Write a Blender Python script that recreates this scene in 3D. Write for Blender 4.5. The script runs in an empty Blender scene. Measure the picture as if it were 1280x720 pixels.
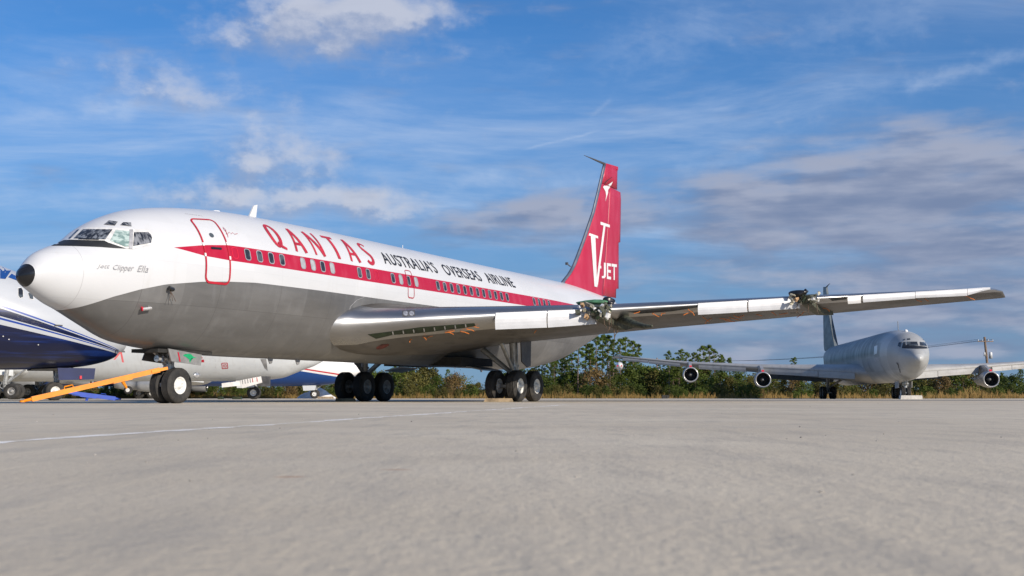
import bpy, bmesh, math, random
import numpy as np
from mathutils import Vector, Matrix
from mathutils.bvhtree import BVHTree
random.seed(7); RNG = np.random.default_rng(7)
C = bpy.context.scene.collection
R = math.radians
# ------------------------------------------------------------------ camera
F, YH, CAMH = 1495.2, 496.14, 0.179
PIT = math.atan((YH-360)/F)
cam = bpy.data.cameras.new('camera'); co = bpy.data.objects.new('camera', cam); C.objects.link(co)
co.location = (0, 0, CAMH); co.rotation_euler = (math.pi/2+PIT, 0, 0)
cam.sensor_width = 36; cam.lens = 36*F/1280; cam.clip_end = 20000; cam.clip_start = .05
cam.dof.use_dof = True; cam.dof.focus_distance = 36; cam.dof.aperture_fstop = 7.1
bpy.context.scene.camera = co
# ------------------------------------------------------------------ light
SUN = Vector((0.70, -0.71, 0.425)).normalized()
SUN_EL = math.asin(SUN.z); SUN_AZ = math.atan2(SUN.x, SUN.y)
sl = bpy.data.lights.new('sun', 'SUN'); so = bpy.data.objects.new('sun', sl); C.objects.link(so)
sl.energy = 4.7; sl.angle = R(.53); sl.color = (1, .885, .74)
so.location = (40, -20, 30)
so.rotation_euler = (-SUN).to_track_quat('-Z', 'Y').to_euler()
vs = bpy.context.scene.view_settings
vs.view_transform = 'Standard'; vs.look = 'None'; vs.gamma = 1; vs.exposure = 0.22; vs.use_curve_mapping = False

# ------------------------------------------------------------------ node helper
class NT:
    def __init__(self, tree): self.t = tree; self.n = tree.nodes; self.l = tree.links
    def node(self, kind, **kw):
        n = self.n.new(kind)
        for k, v in kw.items(): setattr(n, k, v)
        return n
    def put(self, sock, v):
        if isinstance(v, bpy.types.NodeSocket): self.l.new(v, sock)
        elif v is not None:
            if isinstance(v, tuple) and len(v) == 3 and sock.type == 'RGBA': v = (*v, 1)
            sock.default_value = v
    def math(self, op, a, b=None, c=None, clamp=False):
        n = self.node('ShaderNodeMath', operation=op, use_clamp=clamp)
        for i, v in enumerate((a, b, c)):
            if v is not None: self.put(n.inputs[i], v)
        return n.outputs[0]
    def mix(self, f, a, b, mode='MIX'):
        n = self.node('ShaderNodeMix', data_type='RGBA', blend_type=mode)
        self.put(n.inputs[0], f); self.put(n.inputs[6], a); self.put(n.inputs[7], b); return n.outputs[2]
    def mixf(self, f, a, b):
        n = self.node('ShaderNodeMix', data_type='FLOAT')
        self.put(n.inputs[0], f); self.put(n.inputs[2], a); self.put(n.inputs[3], b); return n.outputs[0]
    def noise(self, vec, scale, detail=4, rough=.55, dist=0.):
        n = self.node('ShaderNodeTexNoise'); n.inputs['Scale'].default_value = scale
        n.inputs['Detail'].default_value = detail; n.inputs['Roughness'].default_value = rough; n.inputs['Distortion'].default_value = dist
        if vec is not None: self.l.new(vec, n.inputs['Vector'])
        return n.outputs['Fac']
    def ramp(self, x, a, b, lo=0., hi=1., smooth=True):
        n = self.node('ShaderNodeMapRange', interpolation_type='SMOOTHSTEP' if smooth else 'LINEAR')
        n.clamp = True
        self.put(n.inputs[0], x); self.put(n.inputs[1], a); self.put(n.inputs[2], b); self.put(n.inputs[3], lo); self.put(n.inputs[4], hi)
        return n.outputs[0]
    def coord(self, which='Object'):
        return self.node('ShaderNodeTexCoord').outputs[which]
    def sep(self, v):
        n = self.node('ShaderNodeSeparateXYZ'); self.l.new(v, n.inputs[0]); return n.outputs
    def comb(self, x, y, z):
        n = self.node('ShaderNodeCombineXYZ')
        for i, v in enumerate((x, y, z)): self.put(n.inputs[i], v)
        return n.outputs[0]
    def scale(self, v, s):
        n = self.node('ShaderNodeMapping'); n.inputs['Scale'].default_value = s; self.l.new(v, n.inputs[0]); return n.outputs[0]
    def curve(self, x, pts, x0, x1, y0, y1):
        """piecewise curve through pts (x,y)"""
        xn = self.ramp(x, x0, x1, 0, 1, False)
        n = self.node('ShaderNodeFloatCurve'); self.l.new(xn, n.inputs['Value'])
        cv = n.mapping.curves[0]
        P = [((a-x0)/(x1-x0), (b-y0)/(y1-y0)) for a, b in pts]
        while len(cv.points) < len(P): cv.points.new(.5, .5)
        for q, (a, b) in zip(cv.points, P): q.location = (a, b); q.handle_type = 'VECTOR'
        n.mapping.update()
        return self.math('ADD', self.math('MULTIPLY', n.outputs[0], y1-y0), y0)

def material(name):
    m = bpy.data.materials.new(name); m.use_nodes = True
    t = NT(m.node_tree); b = t.n['Principled BSDF']; return m, t, b
def bump(t, b, h, strength=.2, dist=.01):
    n = t.node('ShaderNodeBump'); n.inputs['Strength'].default_value = strength; n.inputs['Distance'].default_value = dist
    t.l.new(h, n.inputs['Height']); t.l.new(n.outputs[0], b.inputs['Normal'])
M = {}
def plain(name, col, rough=.5, metal=0., var=.12, scale=3., coat=0., bmp=0.):
    m, t, b = material(name)
    v = t.coord('Object'); n = t.noise(v, scale, 5)
    k = t.ramp(n, .3, .7, 1-var, 1+var)
    c = t.mix(1., (*col, 1), t.comb(k, k, k), 'MULTIPLY')
    t.l.new(c, b.inputs['Base Color'])
    b.inputs['Roughness'].default_value = rough; b.inputs['Metallic'].default_value = metal
    b.inputs['Coat Weight'].default_value = coat; b.inputs['Coat Roughness'].default_value = .1
    if bmp: bump(t, b, t.noise(v, scale*6, 4), bmp, .01)
    M[name] = m; return m

# ------------------------------------------------------------------ world: Nishita sky + clouds (by direction)
w = bpy.data.worlds.new('World'); bpy.context.scene.world = w; w.use_nodes = True
w.cycles.sampling_method = 'MANUAL'; w.cycles.sample_map_resolution = 256
t = NT(w.node_tree); bg = t.n['Background']
sky = t.node('ShaderNodeTexSky', sky_type='NISHITA'); sky.sun_disc = False
sky.sun_elevation = SUN_EL; sky.sun_rotation = SUN_AZ; sky.air_density = 1.0; sky.dust_density = .25; sky.ozone_density = 2.2
SKY = .105
def azel(px, py):
    u = (px-640)/F; v = (360-py)/F
    d = Vector((u, math.cos(PIT)-v*math.sin(PIT), math.sin(PIT)+v*math.cos(PIT))).normalized()
    return math.degrees(math.atan2(d.x, d.y)), math.degrees(math.asin(d.z))
gen = t.coord('Generated')
nrm = t.node('ShaderNodeVectorMath', operation='NORMALIZE'); t.l.new(gen, nrm.inputs[0]); D = nrm.outputs[0]
x, y, z = t.sep(D)
AZ = t.math('MULTIPLY', t.math('ARCTAN2', x, y), 180/math.pi)
EL = t.math('MULTIPLY', t.math('ARCSINE', z), 180/math.pi)
P2 = t.comb(AZ, EL, 0.)
# group: cloud density at an (az, el) position
g = bpy.data.node_groups.new('cloud_density', 'ShaderNodeTree')
g.interface.new_socket('P', in_out='INPUT', socket_type='NodeSocketVector')
for nm in ('cumulus', 'stratus'): g.interface.new_socket(nm, in_out='OUTPUT', socket_type='NodeSocketFloat')
G = NT(g); gi = G.node('NodeGroupInput'); go = G.node('NodeGroupOutput')
Pv = gi.outputs[0]
wob = G.node('ShaderNodeTexNoise'); wob.inputs['Scale'].default_value = .35; wob.inputs['Detail'].default_value = 5; G.l.new(Pv, wob.inputs['Vector'])
vm = G.node('ShaderNodeVectorMath', operation='MULTIPLY_ADD'); G.l.new(wob.outputs['Color'], vm.inputs[0]); vm.inputs[1].default_value = (3.0, 2.0, 0); G.l.new(Pv, vm.inputs[2])
sb = G.node('ShaderNodeVectorMath', operation='SUBTRACT'); G.l.new(vm.outputs[0], sb.inputs[0]); sb.inputs[1].default_value = (1.5, 1.0, 0)
Q = sb.outputs[0]; qx, qy, _ = G.sep(Q)
def blob(px, py, rx, ry, amp):
    a, e = azel(px, py); k = math.degrees(1/F)
    dx = G.math('MULTIPLY', G.math('SUBTRACT', qx, a), 1/(rx*k)); dy = G.math('MULTIPLY', G.math('SUBTRACT', qy, e), 1/(ry*k))
    r2 = G.math('ADD', G.math('MULTIPLY', dx, dx), G.math('MULTIPLY', dy, dy))
    return G.math('MULTIPLY', G.math('EXPONENT', G.math('MULTIPLY', r2, -1.)), amp)
def total(L):
    s = None
    for b_ in L:
        v = blob(*b_); s = v if s is None else G.math('ADD', s, v)
    return s
f1 = G.noise(G.scale(Pv, (.50, .75, 1)), 1., 6, .56)
f2 = G.noise(G.scale(Pv, (.20, .85, 1)), 1., 5, .52)
cum = total([(400, 22, 120, 36, 1.0), (500, 15, 60, 22, .75), (345, 192, 75, 30, .85), (255, 238, 90, 20, .62), (235, 125, 105, 24, .50), (450, 248, 95, 20, .62), (190, 90, 80, 20, .35), (390, 60, 150, 24, .4), (400, 255, 120, 26, .45), (525, 205, 18, 12, .4)])
cumd = G.math('ADD', cum, G.math('MULTIPLY', G.math('SUBTRACT', f1, .5), 1.45))
G.l.new(G.ramp(cumd, .08, 1.05), go.inputs[0])
st = total([(1190, 208, 270, 44, 1.0), (960, 252, 340, 28, .8), (1050, 282, 300, 20, .6), (660, 268, 130, 18, .65), (1230, 305, 240, 30, .95), (1230, 355, 240, 30, .75), (1050, 395, 360, 22, .55), (1150, 440, 300, 26, .5), (800, 345, 220, 14, .45), (820, 320, 160, 16, .25), (910, 300, 60, 10, .4), (960, 430, 420, 36, .45), (600, 300, 160, 16, .3), (1150, 165, 90, 24, .35)])
std = G.math('ADD', st, G.math('MULTIPLY', G.math('SUBTRACT', f2, .5), 1.9))
G.l.new(G.ramp(std, .05, 1.15), go.inputs[1])
def cloudgrp(v):
    n = t.node('ShaderNodeGroup'); n.node_tree = g; t.l.new(v, n.inputs[0]); return n.outputs
def offs(v, o):
    n = t.node('ShaderNodeVectorMath', operation='ADD'); t.l.new(v, n.inputs[0]); n.inputs[1].default_value = o; return n.outputs[0]
c0 = cloudgrp(P2); c1 = cloudgrp(offs(P2, (.55, .75, 0)))
# cirrus: streaks in the plane projection
zz = t.math('MAXIMUM', t.math('ADD', z, .12), .04)
pl = t.comb(t.math('DIVIDE', x, zz), t.math('DIVIDE', y, zz), 0.)
rot = t.node('ShaderNodeMapping'); rot.inputs['Rotation'].default_value = (0, 0, R(-38)); rot.inputs['Scale'].default_value = (.7, 1.3, 1); t.l.new(pl, rot.inputs[0])
ci = t.noise(rot.outputs[0], 1.5, 9, .62, .7)
rot2 = t.node('ShaderNodeMapping'); rot2.inputs['Rotation'].default_value = (0, 0, R(18)); rot2.inputs['Scale'].default_value = (.35, 1.1, 1); t.l.new(pl, rot2.inputs[0])
ci2 = t.noise(rot2.outputs[0], .9, 7, .6, .4)
cirrus = t.math('ADD', t.math('MULTIPLY', t.ramp(ci, .40, .76), t.ramp(ci2, .30, .62)), t.math('MULTIPLY', t.ramp(ci2, .38, .75), .26))
sn1 = t.math('SUBTRACT', t.noise(P2, 1.3, 4), .5)
sn2 = t.ramp(t.noise(t.scale(P2, (.5, .9, 1)), 1.4, 6), .3, .62, .25, 1.)
def streak(x0, y0, x1, y1, wpx, amp):
    a0, e0 = azel(x0, y0); a1, e1 = azel(x1, y1); k = math.degrees(1/F)
    L = math.hypot(a1-a0, e1-e0); ux, uy = (a1-a0)/L, (e1-e0)/L
    dx = t.math('SUBTRACT', AZ, a0); dy = t.math('SUBTRACT', EL, e0)
    al = t.math('ADD', t.math('MULTIPLY', dx, ux), t.math('MULTIPLY', dy, uy))
    pe = t.math('ADD', t.math('MULTIPLY', dx, -uy), t.math('MULTIPLY', dy, ux))
    pe = t.math('ADD', pe, t.math('MULTIPLY', sn1, wpx*k*2.2))
    q = t.math('DIVIDE', pe, wpx*k)
    v = t.math('EXPONENT', t.math('MULTIPLY', t.math('MULTIPLY', q, q), -1.))
    m_ = t.math('MULTIPLY', t.ramp(al, -.06*L, .25*L), t.ramp(al, L*1.05, L*.8))
    return t.math('MULTIPLY', t.math('MULTIPLY', v, m_), t.math('MULTIPLY', sn2, amp))
for s_ in ((1120, 112, 1300, 60, 9, .45), (1010, 130, 1180, 95, 14, .22), (820, 226, 970, 180, 9, .30), (730, 80, 900, 25, 26, .26), (980, 45, 1180, 15, 24, .26), (650, 188, 752, 163, 1.6, .35), (735, 150, 765, 122, 3, .25), (640, 240, 780, 222, 6, .3), (0, 150, 190, 132, 9, .28), (90, 120, 170, 150, 16, .2), (-20, 250, 200, 238, 12, .22), (540, 240, 640, 212, 9, .25)):
    cirrus = t.math('ADD', cirrus, streak(*s_))
cirrus = t.math('MULTIPLY', cirrus, t.ramp(z, .02, .12))
skyc = sky.outputs[0]
skyk = t.node('ShaderNodeVectorMath', operation='MULTIPLY'); t.l.new(skyc, skyk.inputs[0]); skyk.inputs[1].default_value = (.23*SKY, .62*SKY, 1.02*SKY)
hz_ = t.node('ShaderNodeMix', data_type='RGBA'); t.l.new(t.ramp(z, .0, .30, .80, .12), hz_.inputs[0]); t.l.new(skyk.outputs[0], hz_.inputs[6]); hz_.inputs[7].default_value = (.165, .240, .395, 1); skyb = hz_.outputs[2]
col = t.mix(t.math('MULTIPLY', cirrus, .50, clamp=True), skyb, (.52, .60, .74, 1))
shn = t.math('MULTIPLY', t.math('SUBTRACT', t.noise(t.scale(P2, (.7, 1.0, 1)), 1.3, 6, .6), .5), 1.1)
shade = t.ramp(t.math('ADD', t.math('SUBTRACT', c0[0], c1[0]), shn), -.30, .40)
cc = t.mix(shade, (.29, .34, .47, 1), (.53, .545, .61, 1))
col = t.mix(t.math('MULTIPLY', c0[0], .80), col, cc)
shn2 = t.math('MULTIPLY', t.math('SUBTRACT', t.noise(t.scale(P2, (.17, .8, 1)), 1.2, 5, .5), .5), 2.0)
sh2 = t.ramp(t.math('ADD', t.math('SUBTRACT', c0[1], c1[1]), shn2), -.35, .50)
sc_ = t.mix(sh2, (.165, .21, .33, 1), (.32, .35, .45, 1))
col = t.mix(t.math('MULTIPLY', c0[1], .90), col, sc_)
t.l.new(col, bg.inputs[0]); bg.inputs[1].default_value = 1.

# ------------------------------------------------------------------ mesh + object helpers
def link(name, me, mat=None, parent=None):
    o = bpy.data.objects.new(name, me); C.objects.link(o)
    if mat is not None:
        for m in (mat if isinstance(mat, (list, tuple)) else [mat]): me.materials.append(M[m] if isinstance(m, str) else m)
    if parent is not None: o.parent = parent
    return o
def tomesh(name, bm, smooth=False, recalc=False):
    if recalc: bmesh.ops.recalc_face_normals(bm, faces=bm.faces)
    me = bpy.data.meshes.new(name); bm.to_mesh(me); bm.free()
    if smooth: me.polygons.foreach_set('use_smooth', [True]*len(me.polygons))
    return me
def pydata(name, V, Fc, smooth=False):
    me = bpy.data.meshes.new(name); me.from_pydata([tuple(v) for v in V], [], Fc); me.update()
    if smooth: me.polygons.foreach_set('use_smooth', [True]*len(me.polygons))
    return me
def obj(name, bm, mat, parent=None, smooth=False, recalc=True):
    return link(name, tomesh(name, bm, smooth, recalc), mat, parent)
def tag(o, label=None, cat=None, group=None, kind=None):
    if label: o['label'] = label
    if cat: o['category'] = cat
    if group: o['group'] = group
    if kind: o['kind'] = kind
    return o
def empty(name, loc, rz, label, cat, group=None):
    o = bpy.data.objects.new(name, None); C.objects.link(o); o.location = loc; o.rotation_euler = (0, 0, rz); o.empty_display_size = .3
    return tag(o, label, cat, group)
def box(bm, c, s, rot=None):
    m = Matrix.Translation(c) @ (rot.to_4x4() if rot is not None else Matrix()) @ Matrix.Diagonal((*s, 1))
    return bmesh.ops.create_cube(bm, size=1, matrix=m)
def tube(bm, pts, rad, seg=8, cap=True):
    pts = [Vector(p) for p in pts]; n = len(pts)
    if not isinstance(rad, (list, tuple)): rad = [rad]*n
    rings = []
    for i, p in enumerate(pts):
        d = (pts[min(i+1, n-1)]-pts[max(i-1, 0)]).normalized()
        a = d.orthogonal().normalized() if i == 0 else (prev - d*prev.dot(d)).normalized()
        prev = a; b = d.cross(a)
        rings.append([bm.verts.new(p+(a*math.cos(2*math.pi*k/seg)+b*math.sin(2*math.pi*k/seg))*rad[i]) for k in range(seg)])
    for i in range(n-1):
        for k in range(seg): bm.faces.new((rings[i][k], rings[i][(k+1) % seg], rings[i+1][(k+1) % seg], rings[i+1][k]))
    if cap: bm.faces.new(rings[0][::-1]); bm.faces.new(rings[-1])
def lathe(bm, prof, axis='y', seg=32, origin=(0, 0, 0)):
    """prof: list of (a, r): a along the axis"""
    rings = []
    ox, oy, oz = origin
    for a, r in prof:
        ring = []
        for k in range(seg):
            c, s = math.cos(2*math.pi*k/seg)*r, math.sin(2*math.pi*k/seg)*r
            p = (ox+c, oy+a, oz+s) if axis == 'y' else ((ox+a, oy+c, oz+s) if axis == 'x' else (ox+c, oy+s, oz+a))
            ring.append(bm.verts.new(p))
        rings.append(ring)
    for i in range(len(prof)-1):
        for k in range(seg): bm.faces.new((rings[i][k], rings[i][(k+1) % seg], rings[i+1][(k+1) % seg], rings[i+1][k]))
    return rings
def prism(bm, poly, fn, thick):
    """poly of 2D points; fn(p2, d) -> 3D, extruded d in 0..thick"""
    a = [bm.verts.new(fn(p, 0)) for p in poly]; b = [bm.verts.new(fn(p, thick)) for p in poly]
    bm.faces.new(a); bm.faces.new(b[::-1]); n = len(poly)
    for i in range(n): bm.faces.new((a[i], b[i], b[(i+1) % n], a[(i+1) % n]))
def pchip(xs, ys):
    xs = np.array(xs, float); ys = np.array(ys, float); hh = np.diff(xs); d = np.diff(ys)/hh
    m = np.zeros(len(xs)); m[0] = d[0]; m[-1] = d[-1]
    for i in range(1, len(xs)-1):
        if d[i-1]*d[i] > 0:
            w1 = 2*hh[i]+hh[i-1]; w2 = hh[i]+2*hh[i-1]; m[i] = (w1+w2)/(w1/d[i-1]+w2/d[i])
    def f(x):
        i = int(min(max(np.searchsorted(xs, x)-1, 0), len(xs)-2)); q = (x-xs[i])/hh[i]
        return float(ys[i]*(1+2*q)*(1-q)**2+m[i]*hh[i]*q*(1-q)**2+ys[i+1]*q*q*(3-2*q)+m[i+1]*hh[i]*q*q*(q-1))
    return f
class Frame:
    """plane frame: x aft, y starboard, z up; nose on the ground point (X, Y)"""
    def __init__(self, X, Y, ang):
        self.m = Matrix.Translation((X, Y, 0)) @ Matrix.Rotation(ang, 4, 'Z'); self.i = self.m.inverted(); self.X, self.Y, self.a = X, Y, ang
    def ray(self, px, py):
        u = (px-640)/F; v = (360-py)/F
        d = Vector((u, math.cos(PIT)-v*math.sin(PIT), math.sin(PIT)+v*math.cos(PIT)))
        return self.i @ Vector((0, 0, CAMH)), self.i.to_3x3() @ d
    def plane(self, px, py, val, ax=1):
        o, d = self.ray(px, py); return o+d*((val-o[ax])/d[ax])
    def project(self, p):
        wv = self.m @ Vector(p); zc = wv.z-CAMH
        d = wv.y*math.cos(PIT)+zc*math.sin(PIT); u = -wv.y*math.sin(PIT)+zc*math.cos(PIT)
        return 640+F*wv.x/d, 360-F*u/d
def ground_at(px, py):
    f = Frame(0, 0, 0); return f.plane(px, py, 0, 2)
class Fuse:
    def __init__(self, SW, W, ST, T, SB, B, k=.44):
        self.w = pchip(SW, W); self.t = pchip(ST, T); self.b = pchip(SB, B); self.k = k; self.s0 = SW[0]; self.s1 = SW[-1]
    def pt(self, s, a, off=0.):
        """a: angle from port horizontal (-y), going up"""
        wv, tv, bv = self.w(s), self.t(s), self.b(s); zm = tv-(tv-bv)*self.k
        hv = (tv-zm) if math.sin(a) >= 0 else (zm-bv)
        y = -wv*math.cos(a); zz_ = zm+hv*math.sin(a)
        if off:
            n = Vector((0, -math.cos(a)/max(wv, .01), math.sin(a)/max(hv, .01))).normalized(); y += n.y*off; zz_ += n.z*off
        return Vector((s, y, zz_))
    def ang(self, s, zz_):
        tv, bv = self.t(s), self.b(s); zm = tv-(tv-bv)*self.k
        hv = (tv-zm) if zz_ >= zm else (zm-bv)
        return math.asin(max(-1, min(1, (zz_-zm)/hv)))
    def mesh(self, name, stations, seg=72):
        V = []; Fc = []
        for s in stations:
            for k in range(seg): V.append(self.pt(s, 2*math.pi*k/seg))
        n = len(stations)
        for i in range(n-1):
            for k in range(seg):
                Fc.append((i*seg+k, i*seg+(k+1) % seg, (i+1)*seg+(k+1) % seg, (i+1)*seg+k))
        Fc.append(tuple(range(seg))[::-1]); Fc.append(tuple((n-1)*seg+k for k in range(seg)))
        me = pydata(name, V, Fc, True)
        bm = bmesh.new(); bm.from_mesh(me); bmesh.ops.recalc_face_normals(bm, faces=bm.faces); bm.to_mesh(me); bm.free()
        return me
def bvh(me):
    bm = bmesh.new(); bm.from_mesh(me); b = BVHTree.FromBMesh(bm); bm.free(); return b
def decal_px(name, poly, frame, tree, off, mat, parent, cuts=2, mirror=False, thick=0.):
    """polygon given by photo pixels laid on the surface the ray meets"""
    bm = bmesh.new(); vs_ = [bm.verts.new((p[0], p[1], 0)) for p in poly]; bm.faces.new(vs_)
    bmesh.ops.triangulate(bm, faces=bm.faces)
    for _ in range(cuts): bmesh.ops.subdivide_edges(bm, edges=bm.edges, cuts=1, use_grid_fill=True)
    bmesh.ops.triangulate(bm, faces=bm.faces)
    last = None; bad = []
    for v in bm.verts:
        o, d = frame.ray(v.co.x, v.co.y); hit, n, _, _ = tree.ray_cast(o, d.normalized())
        if hit is None: bad.append(v); continue
        if n.dot(d) > 0: n = -n
        v.co = hit+n*off
    if bad: bmesh.ops.delete(bm, geom=bad, context='VERTS')
    if mirror:
        for v in bm.verts: v.co.y = -v.co.y
    for f in bm.faces: f.smooth = True
    bmesh.ops.recalc_face_normals(bm, faces=bm.faces)
    return obj(name, bm, mat, parent, recalc=False)

# ------------------------------------------------------------------ materials
m, t, b = material('tyre'); M['tyre'] = m
v = t.coord('Object'); n1 = t.noise(v, 3.5, 5); n2 = t.noise(v, 22, 4)
c = t.mix(t.ramp(n1, .35, .7, 0, .8), (.016, .016, .017, 1), (.050, .046, .041, 1)); c = t.mix(t.ramp(n2, .55, .75, 0, .5), c, (.075, .068, .06, 1))
t.l.new(c, b.inputs['Base Color']); b.inputs['Roughness'].default_value = .8; bump(t, b, n2, .25, .01)
plain('rim_white', (.66, .66, .64), .4, 0, .15, 9)
plain('rim_grey', (.28, .28, .28), .45, .3, .2, 9)
plain('strut', (.36, .37, .37), .38, .45, .2, 7)
plain('strut_dark', (.09, .09, .095), .5, .2, .3, 7)
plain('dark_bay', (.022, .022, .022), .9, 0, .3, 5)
plain('black_gloss', (.010, .010, .011), .18, 0, .2, 4, coat=.4)
plain('antiglare', (.014, .015, .018), .55, 0, .2, 4)
plain('white_paint', (.62, .63, .64), .35, 0, .05, 1.5, coat=.2)
plain('flap_white', (.49, .505, .535), .42, 0, .07, 2.2)
plain('red_paint', (.60, .018, .045), .35, 0, .1, 2)
plain('red_line', (.40, .012, .028), .4, 0, .1, 2)
plain('letter_red', (.40, .022, .04), .42, 0, .2, 3)
plain('letter_black', (.02, .02, .024), .45, 0, .2, 3)
plain('letter_grey', (.33, .33, .34), .5, 0, .1, 3)
plain('white_letter', (.66, .66, .66), .45, 0, .05, 3)
plain('frame_grey', (.42, .42, .43), .4, .4, .2, 8)
plain('frame_pale', (.66, .66, .65), .4, .1, .15, 8)
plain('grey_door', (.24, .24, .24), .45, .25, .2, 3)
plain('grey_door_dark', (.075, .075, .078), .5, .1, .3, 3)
plain('green_paint', (.005, .30, .12), .5, 0, .1, 3)
plain('green_cloth', (.07, .19, .10), .6, 0, .3, 5, bmp=.4)
plain('green_zinc', (.016, .028, .011), .65, 0, .4, 5)
plain('black_plastic', (.012, .012, .014), .3, 0, .3, 5, bmp=.5)
plain('scrap', (.36, .34, .27), .55, .35, .6, 9, bmp=.4)
plain('scrap_dark', (.06, .065, .045), .65, .1, .5, 7, bmp=.4)
plain('scrap_tan', (.42, .27, .15), .6, .1, .4, 8)
plain('orange_tape', (.62, .17, .02), .6, 0, .3, 8)
plain('cable', (.10, .07, .05), .7, 0, .3, 8)
plain('tow_yellow', (.72, .235, .004), .4, 0, .12, 2.5)
plain('tow_blue', (.012, .06, .40), .4, 0, .12, 2.5)
plain('wood', (.27, .21, .14), .85, 0, .35, 4, bmp=.4)
plain('concrete_block', (.48, .46, .43), .9, 0, .15, 4, bmp=.3)
plain('yellow_wood', (.46, .40, .16), .8, 0, .3, 4)
plain('sheet_white', (.72, .70, .67), .8, 0, .12, 2, bmp=.3)
plain('lip_metal', (.62, .62, .62), .28, .7, .1, 4)
plain('pole_wood', (.20, .14, .10), .9, 0, .3, 3)
plain('transformer_grey', (.55, .56, .57), .5, .1, .1, 3)
plain('wire', (.12, .12, .13), .6, 0, .1, 3)
plain('navy', (.008, .018, .085), .3, 0, .15, 1.2, coat=.3)
plain('lamp_glass', (.45, .46, .48), .15, .5, .5, 20)
plain('bare_grey', (.30, .30, .305), .42, .4, .2, 2)
# glass of cabin windows and cockpit
m, t, b = material('window_glass')
v = t.coord('Object'); n = t.noise(v, 2.2, 3)
t.l.new(t.mix(t.ramp(n, .45, .6), (.022, .026, .034, 1), (.07, .085, .10, 1)), b.inputs['Base Color']); b.inputs['Roughness'].default_value = .12; M['window_glass'] = m
plain('window_blind', (.34, .36, .38), .3, 0, .15, 4)
def curtain(name, c0_, c1_, sc):
    m, t, b = material(name); v = t.coord('Object')
    nn = t.noise(t.scale(v, sc), 1., 3, .5, .6)
    t.l.new(t.mix(t.ramp(nn, .40, .64), (*c0_, 1), (*c1_, 1)), b.inputs['Base Color']); b.inputs['Roughness'].default_value = .15
    b.inputs['Coat Weight'].default_value = .5; b.inputs['Coat Roughness'].default_value = .05; M[name] = m
curtain('glass_curtain', (.016, .018, .024), (.17, .19, .22), (9, 14, 1.2))
curtain('glass_green', (.16, .24, .23), (.42, .52, .50), (6, 6, 9))
curtain('glass_side', (.014, .016, .02), (.22, .23, .25), (11, 5, 2.5))

# paint of the main airliner
def grime(t, v):
    n1 = t.noise(t.scale(v, (.35, .35, 1.2)), 1.2, 6); n2 = t.noise(t.scale(v, (2.2, 2.2, .25)), 1.5, 5)
    return n1, n2
m, t, b = material('airliner_paint'); M['airliner_paint'] = m
v = t.coord('Object'); s, yy, z = t.sep(v); n1, n2 = grime(t, v)
zmet = t.curve(s, [(0, 2.1), (1.0, 2.32), (1.26, 2.425), (1.83, 2.70), (2.49, 2.933), (3.2, 3.115), (4.36, 3.275), (5.3, 3.356), (6.45, 3.42), (9.5, 3.44), (14, 3.43), (30, 3.45), (34, 3.9), (37, 4.4), (40, 4.6)], 0, 40, 1, 6)
met = t.math('MULTIPLY', t.math('LESS_THAN', z, zmet), t.math('GREATER_THAN', s, 1.0))
hi = t.curve(s, [(3.45, 4.117), (4.5, 4.294), (5.4, 4.39), (6, 4.40), (12, 4.42), (26, 4.41), (33, 4.41), (36, 4.30), (40, 4.2)], 3.45, 40, 3, 6)
lo = t.curve(s, [(3.45, 4.117), (4.45, 3.984), (5.33, 3.948), (6, 3.948), (12, 3.95), (26, 3.965), (33, 4.12), (36, 4.30), (40, 4.3)], 3.45, 40, 3, 6)
red = t.math('MULTIPLY', t.math('MULTIPLY', t.math('LESS_THAN', z, hi), t.math('GREATER_THAN', z, lo)), t.math('GREATER_THAN', s, 3.45))
cap = t.math('LESS_THAN', s, -.03)
# radome joint and skin panel lines
def linemask(t, x, pos, wd): return t.math('LESS_THAN', t.math('ABSOLUTE', t.math('SUBTRACT', x, pos)), wd)
seam = linemask(t, s, 1.0, .008)
fr = t.math('ABSOLUTE', t.math('SUBTRACT', t.math('FRACT', t.math('DIVIDE', s, 2.54)), .5))
seam2 = t.math('MAXIMUM', t.math('GREATER_THAN', fr, .4975), t.math('MAXIMUM', linemask(t, z, 2.62, .005), linemask(t, z, 3.72, .004)))
white = t.mix(t.ramp(n1, .35, .75, 0, .6), (.56, .575, .60, 1), (.51, .525, .545, 1))
white = t.mix(t.math('MULTIPLY', t.ramp(n2, .58, .8), .35), white, (.48, .475, .46, 1))
white = t.mix(t.math('MULTIPLY', t.math('MAXIMUM', seam, t.math('MULTIPLY', seam2, .35)), .6), white, (.35, .35, .36, 1))
redc = t.mix(t.ramp(t.noise(t.scale(v, (1.6, 1, .7)), 1.5, 5), .45, .75, 0, .6), (.38, .006, .028, 1), (.43, .040, .070, 1))
n3 = t.noise(t.scale(v, (.5, .3, 2.2)), 1., 6)
mc = t.mix(t.ramp(n3, .3, .7), (.145, .146, .148, 1), (.19, .191, .193, 1))
mc = t.mix(t.math('MULTIPLY', t.ramp(n2, .5, .75), .30), mc, (.26, .262, .264, 1))
cellv = t.comb(t.math('FLOOR', t.math('ADD', t.math('DIVIDE', s, 2.54), .5)), t.math('FLOOR', t.math('DIVIDE', t.math('SUBTRACT', z, 2.62), 1.1)), 0.)
wn_ = t.node('ShaderNodeTexWhiteNoise'); t.l.new(cellv, wn_.inputs['Vector']); pk = t.ramp(wn_.outputs[0], 0, 1, .84, 1.18, False)
mc = t.mix(1., mc, t.comb(pk, pk, pk), 'MULTIPLY'); pw = t.ramp(wn_.outputs[0], 0, 1, .965, 1.02, False); white = t.mix(1., white, t.comb(pw, pw, pw), 'MULTIPLY')
mc = t.mix(t.math('MULTIPLY', seam2, .5), mc, (.06, .06, .06, 1))
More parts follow.
